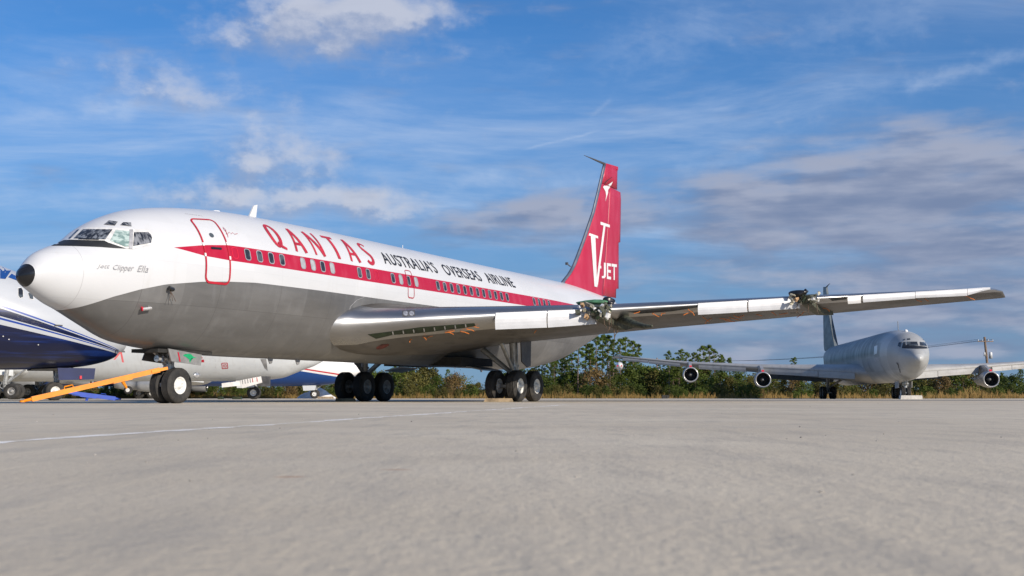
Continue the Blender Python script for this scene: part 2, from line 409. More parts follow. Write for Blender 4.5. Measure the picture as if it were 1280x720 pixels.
darkbelly = t.math('LESS_THAN', z, t.curve(s, [(0, 1.), (29, 1.0), (31, 1.85), (33, 2.75), (35, 3.3), (37.5, 4.3), (40, 5)], 0, 40, 1, 6))
mc = t.mix(t.math('MULTIPLY', darkbelly, .6), mc, (.20, .20, .205, 1))
col = t.mix(met, white, mc); col = t.mix(red, col, redc); col = t.mix(cap, col, (.010, .010, .011, 1))
t.l.new(col, b.inputs['Base Color'])
t.l.new(t.math('MULTIPLY', met, .30), b.inputs['Metallic'])
rr = t.mixf(met, .32, t.ramp(n2, .3, .7, .32, .46)); rr = t.mixf(cap, rr, .2); t.l.new(rr, b.inputs['Roughness'])
b.inputs['Coat Weight'].default_value = .1
bump(t, b, t.noise(t.scale(v, (1.2, 1.2, 1.2)), 1.6, 3), .12, .02)
# bare metal skins
def skin(name, c0_, c1_, rough, metal, stain=0., sc=(.5, .5, 2)):
    m, t, b = material(name); v = t.coord('Object'); n1, n2 = grime(t, v)
    c = t.mix(t.ramp(t.noise(t.scale(v, sc), 1.1, 6), .3, .7), (*c0_, 1), (*c1_, 1))
    if stain: c = t.mix(t.math('MULTIPLY', t.ramp(t.noise(t.scale(v, (.7, 1.6, 1)), 1.4, 7, .65), .5, .68), stain), c, (c0_[0]*.42, c0_[1]*.40, c0_[2]*.38, 1))
    t.l.new(c, b.inputs['Base Color']); b.inputs['Metallic'].default_value = metal
    t.l.new(t.ramp(n1, .3, .7, rough-.06, rough+.08), b.inputs['Roughness'])
    bump(t, b, t.noise(t.scale(v, (1.4, 1.4, 1.4)), 1.6, 3), .10, .02); M[name] = m
skin('leading_metal', (.33, .33, .335), (.42, .42, .42), .33, .9)
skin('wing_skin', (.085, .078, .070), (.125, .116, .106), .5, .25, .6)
skin('krueger_grey', (.5, .5, .5), (.6, .6, .6), .45, .1, .2)
skin('tanker_wing', (.31, .31, .305), (.38, .38, .375), .5, .0, .25)
skin('cowl_grey', (.30, .31, .32), (.40, .41, .42), .40, .35, .3)
skin('tail_grey', (.12, .145, .16), (.17, .195, .21), .5, .0, .4)
# fin paint
m, t, b = material('fin_paint'); M['fin_paint'] = m
v = t.coord('Object'); s, yy, z = t.sep(v)
n_ = t.noise(t.scale(v, (1.2, 1, .5)), 1.2, 6)
c = t.mix(t.ramp(n_, .35, .75), (.39, .011, .042, 1), (.43, .035, .072, 1))
t.l.new(c, b.inputs['Base Color']); b.inputs['Roughness'].default_value = .42
# tanker paint (pale grey, dirty streaks)
m, t, b = material('tanker_paint'); M['tanker_paint'] = m
v = t.coord('Object'); s, yy, z = t.sep(v)
n1 = t.noise(t.scale(v, (.45, .45, .25)), 1.3, 7, .62); n2 = t.noise(t.scale(v, (.9, .9, .16)), 1.4, 6)
up = t.math('MULTIPLY', t.ramp(z, 3.3, 3.9), t.ramp(s, 5.0, 8))
c = t.mix(t.ramp(n1, .3, .7), (.40, .41, .41, 1), (.33, .34, .34, 1))
c = t.mix(t.math('MULTIPLY', up, t.ramp(n2, .36, .6, .55, 1.)), c, (.075, .09, .095, 1))
c = t.mix(t.math('MULTIPLY', t.ramp(n1, .54, .68), .45), c, (.13, .13, .125, 1))
wn2 = t.node('ShaderNodeTexWhiteNoise'); t.l.new(t.comb(t.math('FLOOR', t.math('DIVIDE', s, 1.9)), t.math('FLOOR', t.math('DIVIDE', z, 1.15)), 0.), wn2.inputs['Vector']); pk = t.ramp(wn2.outputs[0], 0, 1, .82, 1.15, False); c = t.mix(1., c, t.comb(pk, pk, pk), 'MULTIPLY')
t.l.new(c, b.inputs['Base Color']); b.inputs['Roughness'].default_value = .42
# freighter paint (pale grey)
m, t, b = material('freighter_paint'); M['freighter_paint'] = m
v = t.coord('Object'); n1, n2 = grime(t, v); s, yy, z = t.sep(v)
c = t.mix(t.ramp(n1, .3, .7), (.56, .585, .60, 1), (.50, .525, .54, 1))
c = t.mix(t.math('MULTIPLY', t.ramp(n2, .5, .75), .4), c, (.42, .42, .41, 1))
t.l.new(c, b.inputs['Base Color']); b.inputs['Roughness'].default_value = .4
# blue striped jet
m, t, b = material('striped_paint'); M['striped_paint'] = m
v = t.coord('Object'); n1, n2 = grime(t, v); s, yy, z = t.sep(v)
def ln(z_at_08, z_at_65):
    k = (z_at_65-z_at_08)/5.7
    return t.math('ADD', t.math('MULTIPLY', t.math('MAXIMUM', s, .2), k), z_at_08-k*.8)
def between(a, b_): return t.math('MULTIPLY', t.math('LESS_THAN', z, a), t.math('GREATER_THAN', z, b_))
L1a, L1b = ln(2.61, 4.47), ln(2.575, 4.37); B0, B1 = ln(2.545, 4.30), ln(2.50, 3.93); L2a, L2b = ln(2.48, 3.87), ln(2.45, 3.77); H = ln(2.38, 3.54)
nav = t.math('MAXIMUM', t.math('MAXIMUM', between(L1a, L1b), between(L2a, L2b)), t.math('MAXIMUM', between(B0, B1), t.math('LESS_THAN', z, H)))
nav = t.math('MULTIPLY', nav, t.math('GREATER_THAN', s, .55))
c = t.mix(t.ramp(n1, .3, .7), (.46, .485, .52, 1), (.42, .445, .48, 1))
nb = t.mix(t.ramp(t.noise(t.scale(v, (.2, .2, 2.5)), 1.5, 4), .45, .65), (.006, .010, .040, 1), (.010, .028, .14, 1))
thin = t.math('MAXIMUM', between(L1a, L1b), between(L2a, L2b))
nb = t.mix(thin, nb, (.012, .05, .28, 1))
t.l.new(t.mix(nav, c, nb), b.inputs['Base Color']); b.inputs['Roughness'].default_value = .28; b.inputs['Coat Weight'].default_value = .2
# white over blue jet with red line
m, t, b = material('bluebelly_paint'); M['bluebelly_paint'] = m
v = t.coord('Object'); n1, n2 = grime(t, v); s, yy, z = t.sep(v)
zb = t.math('ADD', t.math('MULTIPLY', s, .155), 2.0)
c = t.mix(t.ramp(n1, .3, .7), (.78, .78, .78, 1), (.72, .72, .73, 1))
rl = t.math('MULTIPLY', t.math('LESS_THAN', z, t.math('ADD', zb, .36)), t.math('GREATER_THAN', z, t.math('ADD', zb, .20)))
c = t.mix(rl, c, (.50, .03, .04, 1))
c = t.mix(t.math('LESS_THAN', z, zb), c, (.010, .055, .22, 1))
t.l.new(c, b.inputs['Base Color']); b.inputs['Roughness'].default_value = .35

# ------------------------------------------------------------------ ground
m, t, b = material('concrete'); M['concrete'] = m
v = t.coord('Object'); px_, py_, _ = t.sep(v)
n1 = t.noise(v, .30, 5, .6); n2 = t.noise(v, 1.6, 5, .6); n3 = t.noise(v, 34, 4, .65); n4 = t.noise(t.scale(v, (1, .22, 1)), 5, 5, .6)
c = t.mix(t.ramp(n1, .3, .7), (.50, .435, .335, 1), (.62, .55, .43, 1))
c = t.mix(t.math('MULTIPLY', t.ramp(n2, .45, .72), .40), c, (.50, .445, .365, 1))
c = t.mix(t.math('MULTIPLY', t.ramp(n4, .48, .68), .48), c, (.38, .345, .29, 1))
c = t.mix(t.math('MULTIPLY', t.ramp(n3, .5, .72), .50), c, (.34, .31, .26, 1))
c = t.mix(t.math('MULTIPLY', t.ramp(t.noise(t.scale(v, (.18, .9, 1)), 1.2, 5, .6), .52, .68), .22), c, (.36, .335, .29, 1))
for gx, gy, rx, ry in ((ground_at(362, 596).x, ground_at(362, 596).y, .045, .035), (ground_at(495, 587).x, ground_at(495, 587).y, .05, .03)):
    dx = t.math('DIVIDE', t.math('SUBTRACT', px_, gx), rx); dy = t.math('DIVIDE', t.math('SUBTRACT', py_, gy), ry)
    r2 = t.math('ADD', t.math('ADD', t.math('MULTIPLY', dx, dx), t.math('MULTIPLY', dy, dy)), t.math('MULTIPLY', n3, 1.2))
    c = t.mix(t.ramp(r2, 1.6, .6, 0, .6), c, (.38, .19, .10, 1))
t.l.new(c, b.inputs['Base Color']); b.inputs['Roughness'].default_value = .85; b.inputs['Specular IOR Level'].default_value = .3
bump(t, b, t.math('ADD', t.math('MULTIPLY', n3, .7), n4), .7, .012)
m, t, b = material('dry_ground'); M['dry_ground'] = m
v = t.coord('Object'); n1 = t.noise(v, .12, 6); n2 = t.noise(v, 1.5, 6)
c = t.mix(t.ramp(n1, .35, .65), (.075, .065, .032, 1), (.045, .052, .02, 1)); c = t.mix(t.math('MULTIPLY', t.ramp(n2, .45, .7), .5), c, (.12, .09, .05, 1))
t.l.new(c, b.inputs['Base Color']); b.inputs['Roughness'].default_value = .95
plain('strip_dark_grey', (.07, .07, .072), .9, 0, .25, 1.2, bmp=.4)
m, t, b = material('worn_line'); M['worn_line'] = m
v = t.coord('Object'); n1 = t.noise(v, 5, 6, .7); n2 = t.noise(v, .55, 3)
k = t.math('ADD', n1, t.math('MULTIPLY', t.math('SUBTRACT', n2, .5), .7))
t.l.new(t.mix(t.ramp(k, .40, .60), (.60, .55, .45, 1), (.88, .86, .82, 1)), b.inputs['Base Color']); b.inputs['Roughness'].default_value = .8
def sheet(name, pts, zz_, mat):
    return tag(link(name, pydata(name, [(p[0], p[1], zz_) for p in pts], [tuple(range(len(pts)))]), mat), kind='structure')
def rect(x0, x1, y0, y1): return [(x0, y0), (x1, y0), (x1, y1), (x0, y1)]
APRON = 141.
sheet('ground', rect(-6000, 6000, -500, 12000), -.012, 'dry_ground')
sheet('concrete_apron', rect(-220, 260, -80, APRON), 0, 'concrete')
# narrow flat strip in dark grey across the apron, ragged line of old joint filler
sheet('dark_strip', [(-220, 62), (260, 58), (260, 68), (-220, 70)], .004, 'strip_dark_grey')
A = ground_at(-60, 557); Bp = ground_at(640, 510.5)
dirv = (Bp-A).normalized(); nv = Vector((-dirv.y, dirv.x, 0)); V = []; Fc = []
for i in range(221):
    p = A+dirv*(i/220*(Bp-A).length*1.6); wd = .05+.03*math.sin(i*.9)*math.sin(i*.23+1)+random.uniform(-.010, .014)
    p = p+nv*(.02*math.sin(i*.13)+random.uniform(-.006, .006))
    V += [p+nv*wd+Vector((0, 0, .0012)), p-nv*wd+Vector((0, 0, .0012))]
    if i: Fc.append((2*i-2, 2*i-1, 2*i+1, 2*i))
tag(link('painted_line', pydata('painted_line', V, Fc), 'worn_line'), kind='structure')
# loose grit
bm = bmesh.new()
for i in range(95):
    yv = 2.2*(50/2.2)**(random.random()**.8); xv = random.uniform(-.5, .5)*yv
    r_ = random.uniform(.0012, .0042)*(1+yv*.05)
    mtx = Matrix.Translation((xv, yv, r_*.3)) @ Matrix.Rotation(random.random()*6, 4, 'Z') @ Matrix.Diagonal((r_*random.uniform(.8, 1.6), r_, r_*.7, 1))
    bmesh.ops.create_icosphere(bm, subdivisions=1, radius=1, matrix=mtx)
for v_ in bm.verts: v_.co += Vector((random.uniform(-1, 1), random.uniform(-1, 1), 0))*.0008
plain('grit', (.30, .285, .26), .9, 0, .7, .9)
tag(obj('loose_grit', bm, 'grit'), 'scattered pale grit lying on the concrete apron', 'grit', kind='stuff')

# ------------------------------------------------------------------ jet building blocks
def tyre_mesh(Rr, wd, rr):
    bm = bmesh.new(); h = wd/2
    pr = [(-h*.80, rr), (-h*.95, rr+(Rr-rr)*.25), (-h, rr+(Rr-rr)*.5), (-h*.93, rr+(Rr-rr)*.78), (-h*.74, Rr*.975), (-h*.66, Rr*.995)]
    for a in (-.42, -.14, .14, .42): pr += [(h*(a-.045), Rr), (h*(a-.02), Rr-.014), (h*(a+.02), Rr-.014), (h*(a+.045), Rr)]
    pr += [(-a, r) for a, r in pr[:6]][::-1]
    lathe(bm, pr, 'y', 40); bmesh.ops.recalc_face_normals(bm, faces=bm.faces); return tomesh('tyre', bm, True)
def rim_mesh(wd, rr):
    bm = bmesh.new(); h = wd/2
    for sg in (-1, 1):
        lathe(bm, [(sg*h*.83, rr*1.03), (sg*h*.88, rr*.95), (sg*h*.60, rr*.86), (sg*h*.45, rr*.70), (sg*h*.55, rr*.5), (sg*h*.72, rr*.40), (sg*h*.95, rr*.30), (sg*h*1.02, rr*.2), (sg*h*1.02, .001)], 'y', 32)
        for k in range(10):
            a = 2*math.pi*k/10; q = (math.cos(a)*rr*.62, sg*h*.52, math.sin(a)*rr*.62)
            bmesh.ops.create_cone(bm, cap_ends=True, segments=6, radius1=rr*.06, radius2=rr*.06, depth=.05, matrix=Matrix.Translation(q) @ Matrix.Rotation(math.pi/2, 4, 'X'))
    bmesh.ops.recalc_face_normals(bm, faces=bm.faces); return tomesh('rim', bm, True)
NT_T = tyre_mesh(.495, .33, .235); NT_R = rim_mesh(.33, .235)
MT_T = tyre_mesh(.585, .40, .27); MT_R = rim_mesh(.40, .27)
for me, mt in ((NT_T, 'tyre'), (MT_T, 'tyre')): me.materials.append(M[mt])
NT_R.materials.append(M['rim_white']); MT_R.materials.append(M['rim_white'])
MT_RG = MT_R.copy(); MT_RG.materials.clear(); MT_RG.materials.append(M['rim_grey'])
NT_RG = NT_R.copy(); NT_RG.materials.clear(); NT_RG.materials.append(M['rim_grey'])
def wheel(parent, loc, T, Rm, sc=1.):
    for nm, me in (('tyre', T), ('rim', Rm)):
        o = link(nm, me, None, parent); o.location = loc; o.scale = (sc,)*3; o.rotation_euler = (0, random.random()*6, 0)
def nose_gear(root, s, ztop, sc=1., rims=NT_R, tow=True):
    bm = bmesh.new(); r = .495*sc
    tube(bm, [(s-.06, 0, r), (s-.10, 0, ztop+.25)], [.075*sc, .105*sc], 14)
    tube(bm, [(s, -.27*sc, r), (s, .27*sc, r)], .06*sc, 12)
    tube(bm, [(s-.1, 0, r+.42*sc), (s-.1, 0, r+.60*sc)], .15*sc, 14)
    tube(bm, [(s-.10, 0, r+.5*sc), (s-1.0*sc, 0, ztop+.2)], .05*sc, 10)
    for q in (-.07, .07):
        tube(bm, [(s+.04, q*sc, r+.08), (s+.30*sc, q*sc, r+.30*sc), (s+.02, q*sc, r+.52*sc)], .028*sc, 6)
        tube(bm, [(s-.12, q*2.6*sc, r+.58*sc), (s-.12, q*2.6*sc, ztop+.2)], .03*sc, 6)
    box(bm, (s-.28*sc, 0, r+.02), (.22*sc, .10*sc, .10*sc)); box(bm, (s-.1, 0, r+.75*sc), (.3*sc, .5*sc, .07*sc))
    g_ = obj('nose_gear', bm, 'strut', root)
    for q in (-.21, .21): wheel(g_, (s, q*sc, r), NT_T, rims, sc)
    return g_
def main_gear(root, s, y, ztop, sgn, rims=MT_R):
    """sgn -1 port, +1 starboard"""
    bm = bmesh.new(); r = .585
    tube(bm, [(s-.72, y, r), (s+.72, y, r)], .10, 12)
    for a in (-.71, .71): tube(bm, [(s+a, y-.48, r), (s+a, y+.48, r)], .075, 12)
    tube(bm, [(s, y, r-.05), (s, y, r+.75)], .095, 14); tube(bm, [(s, y, r+.55), (s-.12, y, ztop)], [.14, .16], 16)
    tube(bm, [(s-.02, y, r+.5), (s-.02, y, r+.58)], .185, 14); tube(bm, [(s-.03, y, r+.72), (s-.03, y, r+.80)], .19, 14)
    tube(bm, [(s-.05, y, r+.42), (s-.06, y-sgn*1.35, ztop-.35)], [.085, .11], 12)          # side brace, inboard
    tube(bm, [(s-.05, y, r+.5), (s-1.5, y+sgn*.10, ztop)], .075, 10)           # drag strut
    for q in (-.06, .06): tube(bm, [(s+.10, y+q, r+.12), (s+.40, y+q, r+.38), (s+.12, y+q, r+.66)], .03, 6)
    tube(bm, [(s-.66, y, r+.06), (s-.16, y, r+.75)], .035, 8)
    for q in (-.17, .17): tube(bm, [(s+q*.4, y+q, r+.2), (s+q*.5-.05, y+q*1.05, r+.9), (s-.15, y+q*.7, ztop)], .018, 6)
    g_ = obj('main_gear', bm, 'strut', root)
    for a in (-.71, .71):
        for q in (-.44, .44): wheel(g_, (s+a, y+q, r), MT_T, rims)
    return g_
def naca(tc, n=26, c0_=0., c1_=1.):
    xs = [c0_+(c1_-c0_)*(1-math.cos(math.pi*i/(n-1)))/2 if c0_ == 0 and c1_ == 1 else c0_+(c1_-c0_)*((i/(n-1))**(1.7 if c0_ == 0 else 1)) for i in range(n)]
    return [(x_, 5*tc*(.2969*math.sqrt(x_)-.126*x_-.3516*x_**2+.2843*x_**3-.1036*x_**4)) for x_ in xs]
class Wing:
    """stations: (y, s_le, z_le, s_te, z_te, t/c), y outboard positive; side -1 = port"""
    def __init__(self, st, side): self.st = st; self.side = side; self.f = [pchip([q[0] for q in st], [q[i] for q in st]) if False else self._lin(i) for i in range(1, 6)]
    def _lin(self, i):
        X_ = [q[0] for q in self.st]; Y_ = [q[i] for q in self.st]
        return lambda y: float(np.interp(y, X_, Y_))
    def at(self, y, xc, up, tcs=1.):
        sl_, zl, st_, zt, tc = [f(y) for f in self.f]
        c = st_-sl_; th_ = 5*tc*tcs*(.2969*math.sqrt(max(xc, 0))-.126*xc-.3516*xc**2+.2843*xc**3-.1036*xc**4)*c
        camb = .012*c*4*xc*(1-xc)*.4
        return Vector((sl_+c*xc, self.side*y, zl+(zt-zl)*xc+camb+(th_ if up else -th_)))
    def strip(self, name, ys, x0, x1, n=14, close_tip=True):
        """skin between chord fractions; wraps the nose when x0 == 0"""
        V = []; Fc = []
        if x0 == 0: prof = [(x1*((i/n)**1.8), False) for i in range(n, 0, -1)]+[(0, True)]+[(x1*((i/n)**1.8), True) for i in range(1, n+1)]
        else: prof = [(x0+(x1-x0)*i/n, True) for i in range(n+1)]+[(x1-(x1-x0)*i/n, False) for i in range(n+1)]
        m_ = len(prof)
        for y in ys:
            for xc, up in prof: V.append(self.at(y, xc, up))
        for i in range(len(ys)-1):
            for k in range(m_-1): Fc.append((i*m_+k, i*m_+k+1, (i+1)*m_+k+1, (i+1)*m_+k))
        if close_tip: Fc.append(tuple((len(ys)-1)*m_+k for k in range(m_)))
        me = pydata(name, V, Fc, True); bm = bmesh.new(); bm.from_mesh(me); bmesh.ops.recalc_face_normals(bm, faces=bm.faces); bm.to_mesh(me); bm.free()
        return me
def fin_mesh(name, outline, thick):
    """outline in (s, z); lens-shaped thickness, thinner upward"""
    zs = [p[1] for p in outline]; z0, z1 = min(zs), max(zs)
    bm = bmesh.new(); vs_ = [bm.verts.new((p[0], 0, p[1])) for p in outline]; bm.faces.new(vs_)
    bmesh.ops.triangulate(bm, faces=bm.faces)
    r = bmesh.ops.extrude_face_region(bm, geom=bm.faces[:]); ev = [e for e in r['geom'] if isinstance(e, bmesh.types.BMVert)]
    for v_ in ev: v_.co.y = thick*.5*(1-.55*(v_.co.z-z0)/(z1-z0))
    for v_ in vs_: v_.co.y = -thick*.5*(1-.55*(v_.co.z-z0)/(z1-z0))
    bmesh.ops.recalc_face_normals(bm, faces=bm.faces); return tomesh(name, bm)
def engine(root, y, s, z, zw, mat='cowl_grey', r=.72):
    """low-bypass turbofan pod, inlet at s"""
    bm = bmesh.new(); o = (s, y, z)
    lathe(bm, [(.06, r*.97), (.25, r*1.03), (.8, r*1.06), (1.45, r*1.0), (1.9, r*.93), (1.92, r*.80), (2.6, r*.80), (3.6, r*.70), (4.3, r*.52), (4.32, r*.44), (3.9, .02)], 'x', 36, o)
    e = obj('engine', bm, mat, root, True)
    bm = bmesh.new(); lathe(bm, [(.06, r*.97), (.0, r*.93), (.0, r*.89), (.10, r*.84)], 'x', 36, o); obj('inlet_lip', bm, 'lip_metal', e, True)
    bm = bmesh.new(); lathe(bm, [(.10, r*.84), (.5, r*.80), (.95, r*.80), (.96, .02)], 'x', 36, o); obj('inlet_duct', bm, 'dark_bay', e, True)
    bm = bmesh.new(); lathe(bm, [(.38, .005), (.42, r*.10), (.55, r*.2), (.8, r*.26), (.94, r*.27)], 'x', 20, o); obj('spinner', bm, 'lip_metal', e, True)
    bm = bmesh.new()
    for k in range(24):
        a = 2*math.pi*k/24; rot = Matrix.Rotation(a, 3, 'X') @ Matrix.Rotation(.5, 3, 'Z')
        box(bm, Vector(o)+Vector((.86, 0, 0))+Matrix.Rotation(a, 3, 'X') @ Vector((0, 0, r*.53)), (.10, .012, r*.5), rot)
    obj('fan', bm, 'strut_dark', e)
    bm = bmesh.new(); h_ = .13
    prism(bm, [(s+.35, z+r*.9), (s+.7, z+r*1.35), (s+2.0, zw+.15), (s+4.4, zw+.1), (s+4.6, zw-.25), (s+3.2, z+r*.6)], lambda p, d: (p[0], y-h_+d, p[1]), 2*h_)
    obj('pylon', bm, mat, e)
    bm = bmesh.new(); box(bm, (s+.24, y, z+r*1.10), (.12, .22, .16)); obj('inlet_cover_tag', bm, 'red_paint', e)
    return e
def mirror_y(me):
    bm = bmesh.new(); bm.from_mesh(me)
    for v_ in bm.verts: v_.co.y = -v_.co.y
    bmesh.ops.recalc_face_normals(bm, faces=bm.faces); me2 = bpy.data.meshes.new(me.name); bm.to_mesh(me2); bm.free()
    for m_ in me.materials: me2.materials.append(m_)
    me2.polygons.foreach_set('use_smooth', [p.use_smooth for p in me.polygons]); return me2

# ================================================================== MAIN AIRLINER
FR = Frame(-11.82, 28.99, R(63.485))
SW = [-.25, -.2, -.05, .25, .7, 1.2, 2, 3, 4, 5, 6, 7.5, 26, 30, 34, 37, 38.4]; W = [0.004, .14, .3, .47, .7, .93, 1.22, 1.48, 1.66, 1.78, 1.84, 1.88, 1.88, 1.6, 1.05, .6, .32]
ST = [-.25, -.2, -.05, .25, .7, 1.2, 1.9, 2.5, 3.2, 4.2, 5.2, 6.5, 8, 12, 18, 25, 31, 38.4]
T_ = [3.095, 3.243, 3.387, 3.702, 3.927, 4.12, 4.631, 4.936, 5.187, 5.388, 5.517, 5.622, 5.674, 5.70, 5.674, 5.65, 5.645, 5.306]
SB = [-.25, -.2, -.05, .25, .7, 1.2, 2, 3, 4.5, 6, 8, 12, 20, 26, 30, 34, 38.4]
B_ = [3.089, 2.961, 2.858, 2.696, 2.472, 2.307, 1.98, 1.619, 1.455, 1.382, 1.365, 1.365, 1.345, 1.353, 1.751, 2.701, 4.05]
FU = Fuse(SW, W, ST, T_, SB, B_)
airliner = empty('jet_airliner', (FR.X, FR.Y, 0), FR.a, 'red, white and bare metal jet airliner with stripped engines, nose to the left', 'airliner')
stn = [-.25, -.245, -.23, -.21, -.18, -.14, -.1, -.03]+list(np.arange(.02, 1.2, .1))+list(np.arange(1.2, 8, .2))+list(np.arange(8, 26, .75))+list(np.arange(26, 38.41, .4))
fus = FU.mesh('fuselage', stn, 96)
fo = link('fuselage', fus, 'airliner_paint', airliner); FT = bvh(fus)
def surf_patch(name, polyfn_pts, mat, parent, off):
    """polygon in (s, z) laid on the port flank"""
    bm = bmesh.new(); vs_ = [bm.verts.new((p[0], p[1], 0)) for p in polyfn_pts]; bm.faces.new(vs_)
    zz0, zz1 = min(p[1] for p in polyfn_pts), max(p[1] for p in polyfn_pts)
    q = zz0+.12
    while q < zz1:
        bmesh.ops.bisect_plane(bm, geom=bm.verts[:]+bm.edges[:]+bm.faces[:], plane_co=(0, q, 0), plane_no=(0, 1, 0)); q += .12
    for v_ in bm.verts: v_.co = FU.pt(v_.co.x, FU.ang(v_.co.x, v_.co.y), off)
    return obj(name, bm, mat, parent)
def rrect(s0, s1, a0, a1, r, n=5):
    P_ = []
    for cx, cy, st0 in ((s1-r, a1-r, 0), (s0+r, a1-r, 90), (s0+r, a0+r, 180), (s1-r, a0+r, 270)):
        for k in range(n+1):
            an = R(st0+90*k/n); P_.append((cx+r*math.cos(an), cy+r*math.sin(an)))
    return P_
def onskin(s, v, off, z0):
    """v: arc length above height z0 on the port flank"""
    return FU.pt(s, FU.ang(s, z0)+v/1.90, off)
def skin_poly(bm, poly, z0, off, dens=.12):
    b2 = bmesh.new(); vs_ = [b2.verts.new((p[0], p[1], 0)) for p in poly]
    try: b2.faces.new(vs_)
    except ValueError: b2.free(); return
    skin_bm(b2, z0, off, dens); me = bpy.data.meshes.new('tmp'); b2.to_mesh(me); b2.free(); bm.from_mesh(me); bpy.data.meshes.remove(me)
def skin_bm(b2, z0, off, dens=.12):
    ys = [v_.co.y for v_ in b2.verts]; q = min(ys)+dens
    while q < max(ys):
        bmesh.ops.bisect_plane(b2, geom=b2.verts[:]+b2.edges[:]+b2.faces[:], plane_co=(0, q, 0), plane_no=(0, 1, 0)); q += dens
    bmesh.ops.triangulate(b2, faces=b2.faces)
    for v_ in b2.verts: v_.co = onskin(v_.co.x, v_.co.y, off, z0)
def outline(bm, P_, wd, z0, off):
    n = len(P_); cx = sum(p[0] for p in P_)/n; cy = sum(p[1] for p in P_)/n
    inn = []
    for i, p in enumerate(P_):
        a, c_ = Vector(P_[i-1]), Vector(P_[(i+1) % n]); d = (c_-a).normalized(); nn = Vector((-d.y, d.x))
        if nn.dot(Vector((cx, cy))-Vector(p)) < 0: nn = -nn
        inn.append((p[0]+nn.x*wd, p[1]+nn.y*wd))
    for i in range(n):
        j = (i+1) % n; L = max(1, int((Vector(P_[j])-Vector(P_[i])).length/.12))
        for k in range(L):
            f = lambda A_, B2, q: (A_[0]+(B2[0]-A_[0])*q, A_[1]+(B2[1]-A_[1])*q)
            quad = [f(P_[i], P_[j], k/L), f(P_[i], P_[j], (k+1)/L), f(inn[i], inn[j], (k+1)/L), f(inn[i], inn[j], k/L)]
            bm.faces.new([bm.verts.new(onskin(p[0], p[1], off, z0)) for p in quad])
# cabin windows
WZ = 4.197; S0 = 6.11
idx = [0, 1, 2, 3, 5, 6, 7, 8, 11, 12, 15, 16, 17, 18]+list(range(21, 33))+[37, 38, 39, 40]
blind = {5, 6, 8, 16, 18}
for i in idx:
    s = S0+.508*i; z0 = WZ-.175
    bm = bmesh.new(); outline(bm, rrect(s-.125, s+.125, 0, .36, .09), .028, z0, .012)
    wo = obj('cabin_window', bm, 'frame_grey', airliner)
    bm = bmesh.new(); skin_poly(bm, rrect(s-.10, s+.10, .025, .335, .075), z0, .006); obj('pane', bm, 'window_blind' if i in blind else 'window_glass', wo)
# plugged windows: faint discs
for i in (-1, 13):
    s = S0+.508*i; bm = bmesh.new(); outline(bm, rrect(s-.12, s+.12, 0, .35, .09), .02, WZ-.175, .006); obj('plugged_window', bm, 'red_paint', airliner)
# forward entry door
bm = bmesh.new(); skin_poly(bm, rrect(4.46, 5.34, .03, 2.05, .16), 3.25, .005); dr = obj('entry_door', bm, 'airliner_paint', airliner)
for z0, off in ((3.25, .020),):
    bm = bmesh.new(); outline(bm, rrect(4.43, 5.37, 0, 2.08, .18), .055, z0, off); obj('door_outline', bm, 'red_line', dr)
hz = FU.ang(5, 3.25)
bm = bmesh.new(); skin_poly(bm, rrect(4.70, 5.10, .93, 1.0, .03), 3.25, .012); obj('door_handle', bm, 'black_gloss', dr)
bm = bmesh.new(); skin_poly(bm, rrect(4.80, 4.96, 1.32, 1.48, .078, 6), 3.25, .012); obj('door_window', bm, 'window_glass', dr)
for s_, v_ in ((4.435, 1.07), (5.345, 1.14), (4.435, .74), (5.345, .70)):
    bm = bmesh.new(); skin_poly(bm, [(s_-.02, v_-.05), (s_+.045, v_-.05), (s_+.045, v_+.05), (s_-.02, v_+.05)], 3.25, .024); obj('hinge_cover', bm, 'white_letter', dr)
# overwing exit
bm = bmesh.new(); outline(bm, rrect(14.63, 15.06, 0, .97, .10), .028, 3.59, .014); obj('exit_outline', bm, 'letter_red', airliner)
# cockpit windows (outlines read off the photo, laid on the nose skin)
zp = lambda L: [(60+x_/8.533, 270+y_/8.533) for x_, y_ in L]
decal_px('antiglare_panel', zp([(35, 318), (100, 286), (170, 258), (300, 252), (600, 262), (640, 285), (830, 349), (700, 343), (560, 332), (400, 326), (250, 321)]), FR, FT, .006, 'antiglare', airliner, 3)
fr_o = decal_px('window_frame', zp([(228, 256), (362, 128), (455, 124), (700, 128), (900, 140), (1060, 150), (1110, 180), (1140, 240), (1108, 300), (900, 356), (825, 346), (640, 285), (600, 264), (400, 260)]), FR, FT, .012, 'frame_pale', airliner, 3)
for nm, pl_, mt in (('windshield', [(275, 245), (378, 146), (688, 148), (612, 255)], 'glass_curtain'), ('sliding_window', [(660, 268), (722, 156), (868, 166), (856, 328), (820, 330)], 'glass_green'),
                    ('side_window', [(916, 178), (1066, 176), (1096, 205), (1106, 235), (1098, 288), (905, 325)], 'glass_side')):
    decal_px(nm, zp(pl_), FR, FT, .022, mt, fr_o, 3)
decal_px('windshield', zp([(222, 240), (315, 152), (338, 148), (245, 244)]), FR, FT, .020, 'glass_curtain', airliner, 2)
decal_px('window_post', zp([(868, 150), (905, 148), (898, 352), (858, 350)]), FR, FT, .026, 'frame_grey', fr_o, 2)
decal_px('wiper', zp([(330, 246), (545, 252), (545, 262), (330, 257)]), FR, FT, .034, 'black_gloss', fr_o, 1)
for pl_ in ([(600, 92), (655, 52), (745, 65), (715, 102)], [(770, 98), (800, 70), (880, 72), (885, 110)]):
    decal_px('eyebrow_frame', zp([(a+(a-745)*.05, b_+(b_-82)*.16) for a, b_ in pl_]), FR, FT, .008, 'frame_grey', airliner, 2)
    decal_px('eyebrow_window', zp(pl_), FR, FT, .014, 'glass_side', airliner, 2)
